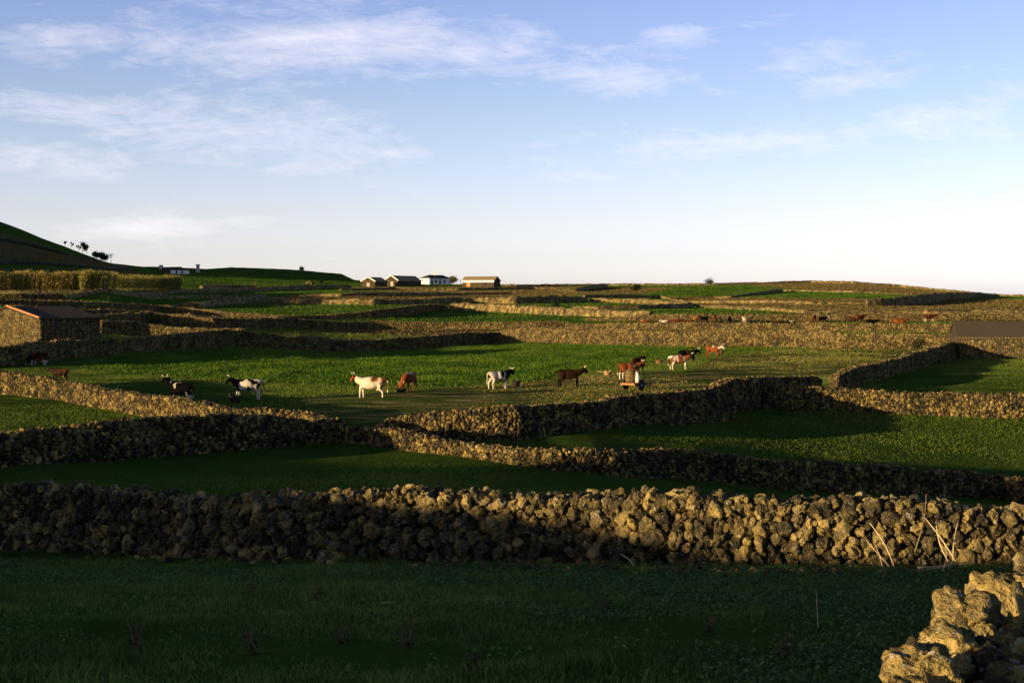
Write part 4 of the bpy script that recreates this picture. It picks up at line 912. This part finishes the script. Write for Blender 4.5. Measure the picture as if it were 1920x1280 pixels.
    if trim:   # pale verge or eaves band, proud of the wall
        m = MB(); e = .30
        if gable == 'left':
            for q in ([(-.3, He-.18), (W_/2, Hr-.02), (W_/2, Hr+.42), (-.3, He+.26)], [(W_+.3, He-.18), (W_/2, Hr-.02), (W_/2, Hr+.42), (W_+.3, He+.26)]):
                m.prism([T((a, -.34, c)) for a, c in q], T((0, .30, 0)))
        else: m.prism([T(p) for p in [(-.2, -.32, He-.55), (-.2, -.32, He+.22), (-.2, -.06, He+.22), (-.2, -.06, He-.55)]], T((W_+.4, 0, 0)))
        m.build('white_verge' if gable == 'left' else 'white_eaves', trim, root)
    for (nm, face, pos, zc, w, h, mt) in windows:
        m = MB()
        if face == 'left': c = T((pos*W_, -.03, zc)); dirv = T((1, 0, 0)); nrm = T((0, 1, 0))
        else: c = T((-.03, pos*D_, zc)); dirv = T((0, 1, 0)); nrm = T((1, 0, 0))
        rot = Matrix((dirv, nrm, Vector((0, 0, 1)))).transposed(); m.box(c, (w, .12, h), rot); fo = m.build(nm, mt, root)
        if nm != 'door':
            m = MB(); m.box(c+Vector(T((0,0,0)))-nrm*.02-Vector((0, 0, h/2+.08)), (w+.25, .14, .12), rot); m.build('sill', M_LIME, fo)
    return root, T, (W_, D_, He, Hr)
B1 = barn('barn', 703, 538, 25, 678, 726, 527.5, 520, 'left', 'leftmost farm shed on the skyline, white-edged gable and dark side', 'barn', trim=M_LIME, windows=[('door', 'left', .5, .7, 1.2, 1.7, M_CHIM)])
B2 = barn('barn', 746, 537, 25, 721.5, 790, 526, 517, 'left', 'second farm shed from the left with white-edged gable and long dark side', 'barn', trim=M_LIME, windows=[('door', 'left', .45, .9, 1.2, 1.9, M_CHIM)])
B3 = barn('farmhouse', 805, 536, 36, 787, 846, 521.5, 515, 'hip', 'white farmhouse with hipped roof and chimney on the skyline', 'house', wall=M_LIME, roof=M_TILED, d=553, windows=[('door', 'right', .12, 1.0, .9, 2.1, M_DARKP), ('window', 'right', .30, 1.35, .9, 1.3, M_DARKP), ('door', 'right', .48, 1.0, .9, 2.1, M_DARKP), ('window', 'right', .68, 1.35, .9, 1.3, M_DARKP)])
root, T, (w_, d_, he, hr) = B3; m = MB(); m.box(Vector(T((w_/2, d_*.45, hr+.35))), (1.0, .8, 1.7), bev=.03); ch = m.build('chimney', M_LIME, root); m = MB(); m.box(Vector(T((w_/2, d_*.45, hr+1.28))), (1.25, 1.0, .15)); m.build('chimney_cap', M_LIME, ch)
B4 = barn('barn', 926, 539, 28, 866.5, 938, 526.5, 518.5, 'right', 'long farm barn at the right of the group with white eaves band and orange door', 'barn', trim=M_LIME, windows=[('door', 'left', .80, .9, 1.6, 2.4, M_ODOOR)])
B5 = barn('farmhouse', 320, 516, 40, 296, 354, 506.5, 500.5, 'right', 'low house with whitewashed front and grey chimney under the dark ridge', 'house', roof=M_TILED, d=520)
root, T, (w_, d_, he, hr) = B5; m = MB(); m.box(Vector(T((w_+.3, d_*.2, hr-.8))), (1.5, 1.5, 3.4), taper=.85, bev=.05); m.build('chimney', M_CHIM, root)
m = MB(); c_ = T((-.06, d_*.5, he*.5)); e1 = T((0, 1, 0)); e2 = T((1, 0, 0)); rot = Matrix((e1, e2, Vector((0, 0, 1)))).transposed(); m.box(c_, (d_, .2, he), rot); fr = m.build('white_front', M_LIME, root)
for f_ in (.30, .62):
    m = MB(); m.box(T((-.16, d_*f_, he*.52)), (d_*.09, .12, 1.1), rot); m.build('window', M_DARKP, fr)
BH = barn('stone_hut', 75, 660, 45, -40, 188, 599, 578, 'left', 'dry stone hut with dark tiled roof and orange verge at the left edge', 'hut', roof=M_TILED, d=127, eave_over=.22, rocks=.13)
root, T, (w_, d_, he, hr) = BH; m = MB(); k_ = (hr-he)/(w_/2); m.prism([T(p) for p in [(-.24, -.24, he-k_*.24+.16), (w_/2, -.24, hr+.16), (w_/2, -.24, hr+.30), (-.24, -.24, he-k_*.24+.30)]], T((0, .2, 0))); m.build('verge', M_REDTILE, root)
BR = barn('roofed_shed', 2010, 672, 15, 1797, 2060, 636, 609, 'right', 'low stone shed with ribbed brown tile roof at the right edge', 'shed', roof=M_SHEDROOF, d=127, eave_over=.12, rocks=.13)
x, d, z = ground_at(371, 510); x = (371-960)/FPX*560; z = CZ-(508-HY)/FPX*560; m = MB(); m.box((0, 0, .9), (1.3, 1.3, 3.2), taper=.85, bev=.05); m.box((0, 0, 2.6), (1.6, 1.6, .3)); o = m.build('stone_chimney', M_CHIM); o.location = (x, 560, z); tag(o, 'lone square chimney stack on the dark ridge', 'chimney')
# plank fence post by the long barn
x, d, z = ground_at(863.5, 539); r = empty('utility_pole', (x, d, z-.3), 0, 'thin pole with crossbar left of the long barn', 'pole'); MB().tube([(0, 0, 0), (0, 0, 3.4)], [.09, .06], 8).build('post', M_IRON, r); MB().box((0, 0, 2.7), (1.4, .08, .1)).build('crossbar', M_IRON, r)

# ------------------------------------------------------------------ bushes, trees, reeds
M_BARK = flat('grey_bark', (.10, .08, .06), .3, 6); M_DGREEN = leaf_mat('dark_evergreen', (.012, .022, .008), (.035, .055, .018), .1); M_OGREEN = leaf_mat('yellow_bush_leaf', (.10, .09, .02), (.26, .21, .05), .2); M_BRUSH = leaf_mat('olive_bush_leaf', (.03, .035, .012), (.10, .09, .03), .15)
def tree(px, y, d, H, W_, mat, label, crown=.6, n=500, leaf=.25, bare=False, name='tree', cat='tree', group=None, dens=1.0, lean=0):
    if d is None: x, d, z = ground_at(px, y)
    else: x = (px-960)/FPX*d; z = min(CZ-(y-HY)/FPX*d, 1e9)
    r = empty(name, (x, d, z-.1), 0, label, cat, group); m = MB(); tips = []
    def br(p, dirv, ln, rad, lv):
        q = p+dirv*ln; mid = p+dirv*ln*.5+Vector((random.gauss(0, .05), random.gauss(0, .05), random.gauss(0, .03)))*ln
        m.tube([p, mid, q], [rad, rad*.82, rad*.62], 5)
        if lv == 0: tips.append(q); return
        for _ in range(random.choice((2, 3))):
            nd = (dirv+Vector((random.gauss(0, .55)*W_/H*1.6, random.gauss(0, .55)*W_/H*1.6, random.uniform(-.05, .45)))).normalized(); br(q, nd, ln*random.uniform(.55, .85), rad*.6, lv-1)
        if lv < 3: tips.append(q)
    for _ in range(1 if H > 2 else 3): br(Vector((0, 0, 0)), Vector((lean+random.gauss(0, .1), random.gauss(0, .1), 1)).normalized(), H*.3, H*.025, 3)
    m.build('trunk', M_BARK, r)
    zt = max(t.z for t in tips); sc = H*.92/max(zt, .1)
    for o in r.children: o.scale = (sc,)*3
    V = []; Fc = []; T = []
    cl = [t*sc for t in tips]
    for i in range(n):
        c = random.choice(cl)+Vector([random.gauss(0, (.10 if bare else .20)*W_) for _ in range(3)])
        c.z = max(c.z, .05); s = leaf*random.uniform(.5, 1.2); u = Vector([random.gauss(0, 1) for _ in range(3)]).normalized()*s; w = u.orthogonal().normalized()*s*.5
        b = len(V); V += [c-u, c+w, c+u, c-w]; Fc.append((b, b+1, b+2, b+3)); T += [random.random()]*4
    tri_mesh('crown', V, Fc, mat, r, attrs={'tint': T})
    return r
TG = 'trees on the left hillside'
tree(121, 462, 600, 2.4, 1.0, M_BRUSH, 'first thin wind-bent tree from the left on the hill slope', n=140, leaf=.3, bare=True, group=TG, lean=.2)
tree(132, 466, 600, 3.0, 1.2, M_BRUSH, 'second thin tree from the left on the hill slope', n=160, leaf=.3, bare=True, group=TG, lean=.25)
tree(147, 472, 600, 3.0, 1.4, M_BRUSH, 'third small tree on the hill slope, left of the round bush', n=170, leaf=.3, bare=True, group=TG, lean=.2)
tree(154, 474, 600, 4.8, 1.8, M_BRUSH, 'tallest loose-crowned tree on the hill slope', n=300, leaf=.3, group=TG)
tree(163, 475, 600, 3.6, 2.0, M_BRUSH, 'round green bushy tree right of the tallest one on the slope', n=900, leaf=.3, group=TG)
tree(208, 492, 560, 4.2, 3.4, M_DGREEN, 'bare crooked tree at the foot of the dark hill', n=60, leaf=.2, bare=True, group=TG, lean=.1)
for i, (px, y, h, w, lb) in enumerate([(180, 486, 2.6, 2.5, 'dark bush on the hill slope, leftmost of three together'), (190, 489, 2.9, 2.6, 'dark bush on the hill slope, middle of three together'), (197, 492, 2.8, 2.5, 'dark bush on the hill slope, rightmost of three together')]):
    tree(px, y, 575, h, w, M_DGREEN, lb, n=1100, leaf=.28, name='bush', cat='bush', group='bushes on the left hillside')
tree(847, 538, 540, 3.9, 2.2, M_OGREEN, 'yellow-green bush tree at the right end of the white farmhouse', n=1500, leaf=.24)
tree(478, 541, None, 2.6, 2.2, M_OGREEN, 'small bare branching bush under the dark ridge', n=90, leaf=.2, bare=True, name='bush', cat='bush')
tree(565, 506, 640, 1.2, 2.4, M_DGREEN, 'tiny dark bush on top of the dark ridge', n=300, leaf=.3, name='bush', cat='bush')
tree(1193, 546, None, 2.0, 2.6, M_DGREEN, 'dark low bush in the upper green field at centre', n=500, leaf=.3, name='bush', cat='bush')
tree(1330, 533, None, 1.0, 3.8, M_DGREEN, 'dark flat bush on the skyline right of centre', n=500, leaf=.35, name='bush', cat='bush')
tree(1041, 580, None, 1.1, 1.6, M_DGREEN, 'small dark bush above the two cows in the middle field', n=260, leaf=.2, name='bush', cat='bush')
tree(1722, 655, None, .95, 1.3, M_DGREEN, 'dark straggly bush at the foot of the tall wall near the right', n=260, leaf=.12, name='bush', cat='bush')
tree(603, 531, None, 1.3, 1.4, M_DGREEN, 'dark bush right of the hay-coloured stack under the ridge', n=300, leaf=.25, name='bush', cat='bush')
for px, y, w, lb in [(1060+40, 0, 0, '')][:0]: pass
def heap(px, y, w, h, mat, name, label, cat, n=60, s=.3, lv=0):
    x, d, z = ground_at(px, y); a = rng.uniform(0, 2*np.pi, n); rr = np.sqrt(rng.uniform(0, 1, n)); X = np.cos(a)*rr*w/2; Yv = np.sin(a)*rr*w/2; Z = h*np.sqrt(np.clip(1-rr**2, 0, 1))*rng.uniform(.5, 1, n)
    V, Fc, T = stones(np.stack([X, Yv, Z], 1), np.full(n, s)*rng.uniform(.6, 1.3, n), lv); o = tri_mesh(name, V, Fc, mat, attrs={'tint': T}); o.location = (x, d, z); return tag(o, label, cat)
heap(832, 581, 1.7, 1.1, M_STONE_FAR, 'stone_heap', 'round stone heap at the corner of the centre fields', 'stone heap', 70, .26)
heap(581, 534, 3.6, 1.5, M_HAYM if False else M_STONE_FAR, 'stone_heap', 'low ochre heap under the dark ridge beside a dark bush', 'heap', 80, .35)
def rubble(px0, y0, px1, y1, n, label):
    V = []; a = np.array(ground_at(px0, y0)); b = np.array(ground_at(px1, y1)); t = rng.uniform(0, 1, n); P = a[None]*(1-t[:, None])+b[None]*t[:, None]; P[:, 0] += rng.normal(0, .25, n); P[:, 1] += rng.normal(0, .35, n); P[:, 2] = height(P[:, 0], P[:, 1])+.04
    V, Fc, T = stones(P, rng.uniform(.06, .13, n), 0); o = tri_mesh('fallen_rubble', V, Fc, M_STONE_MID, attrs={'tint': T}); tag(o, label, 'rubble', kind='stuff')
rubble(1255, 797, 1370, 783, 150, 'fallen stones spread along the foot of the long dark wall')
rubble(150, 1050, 1000, 1072, 70, 'loose stones in the grass along the left foot of the boulder wall')
rubble(1000, 1073, 1760, 1082, 70, 'loose stones in the grass along the right foot of the boulder wall')
rubble(1290, 735, 1440, 722, 60, 'stones fallen behind the top of the long dark wall')
# cane
M_CANE = leaf_mat('golden_cane', (.20, .155, .035), (.48, .38, .10), .35); M_CANEG = leaf_mat('olive_cane', (.11, .11, .025), (.36, .31, .08), .35)
def reeds(px0, px1, y0, y1, depth_, n, hgt, mat, label):
    t = rng.uniform(0, 1, n); px = px0+(px1-px0)*t; yb = y0+(y1-y0)*t; X = np.empty(n); Y2 = np.empty(n)
    grid = [ground_at(px0+(px1-px0)*q, y0+(y1-y0)*q) for q in np.linspace(0, 1, 9)]; gd = np.interp(t, np.linspace(0, 1, 9), [g_[1] for g_ in grid]); Y2 = gd+rng.uniform(0, depth_, n); X = (px-960)/FPX*Y2
    hh = hgt*(.74+.22*vnoise(X, Y2, 1.1, 71)+.2*vnoise(X, Y2, 4.5, 72)+rng.uniform(-.2, .16, n)); z = height(X, Y2); w = rng.uniform(.012, .03, n); a = rng.uniform(0, np.pi, n); ln = rng.normal(.10, .10, n)*hh; la = rng.uniform(0, 2*np.pi, n)
    ca, sa = np.cos(a)*w, np.sin(a)*w; tx, ty = X+ln*.8, Y2+np.sin(la)*ln
    V = [np.stack([np.stack([X-ca, Y2-sa, z], 1), np.stack([X+ca, Y2+sa, z], 1), np.stack([tx+ca*.6, ty+sa*.6, z+hh], 1), np.stack([tx-ca*.6, ty-sa*.6, z+hh], 1)], 1).reshape(-1, 3)]; T = [np.repeat(rng.uniform(0, 1, n), 4)]
    for rep_ in range(9):   # drooping leaves and plumes
        f = rng.uniform(.25, 1.04, n); bx = X+(tx-X)*f; by = Y2+(ty-Y2)*f; bz = z+hh*f; an = rng.uniform(0, 2*np.pi, n); L_ = rng.uniform(.25, .6, n); wv = rng.uniform(.03, .07, n)
        ex, ey = bx+np.cos(an)*L_*.7, by+np.sin(an)*L_*.7; ez = bz+L_*rng.uniform(-.1, .8, n)
        V.append(np.stack([np.stack([bx, by, bz-wv], 1), np.stack([bx, by, bz+wv], 1), np.stack([(bx+ex)/2, (by+ey)/2, (bz+ez)/2+L_*.2], 1), np.stack([ex, ey, ez], 1)], 1).reshape(-1, 3)); T.append(np.repeat(rng.uniform(0, 1, n), 4))
    V = np.concatenate(V); T = np.concatenate(T); Fc = np.arange(len(V)).reshape(-1, 4)
    tag(tri_mesh('reed_bed', V, Fc, mat, attrs={'tint': T}), label, 'reeds', kind='stuff')
reeds(-120, 152, 545, 545, 5, 5200, 3.2, M_CANE, 'golden stand of tall cane at the left edge, cane of the left plot')
reeds(150, 338, 547, 547, 6, 5400, 3.35, M_CANEG, 'olive-gold stand of tall cane left of the dark ridge')
print('TRIS', sum(len(o.data.polygons) for o in bpy.data.objects if o.type == 'MESH'))
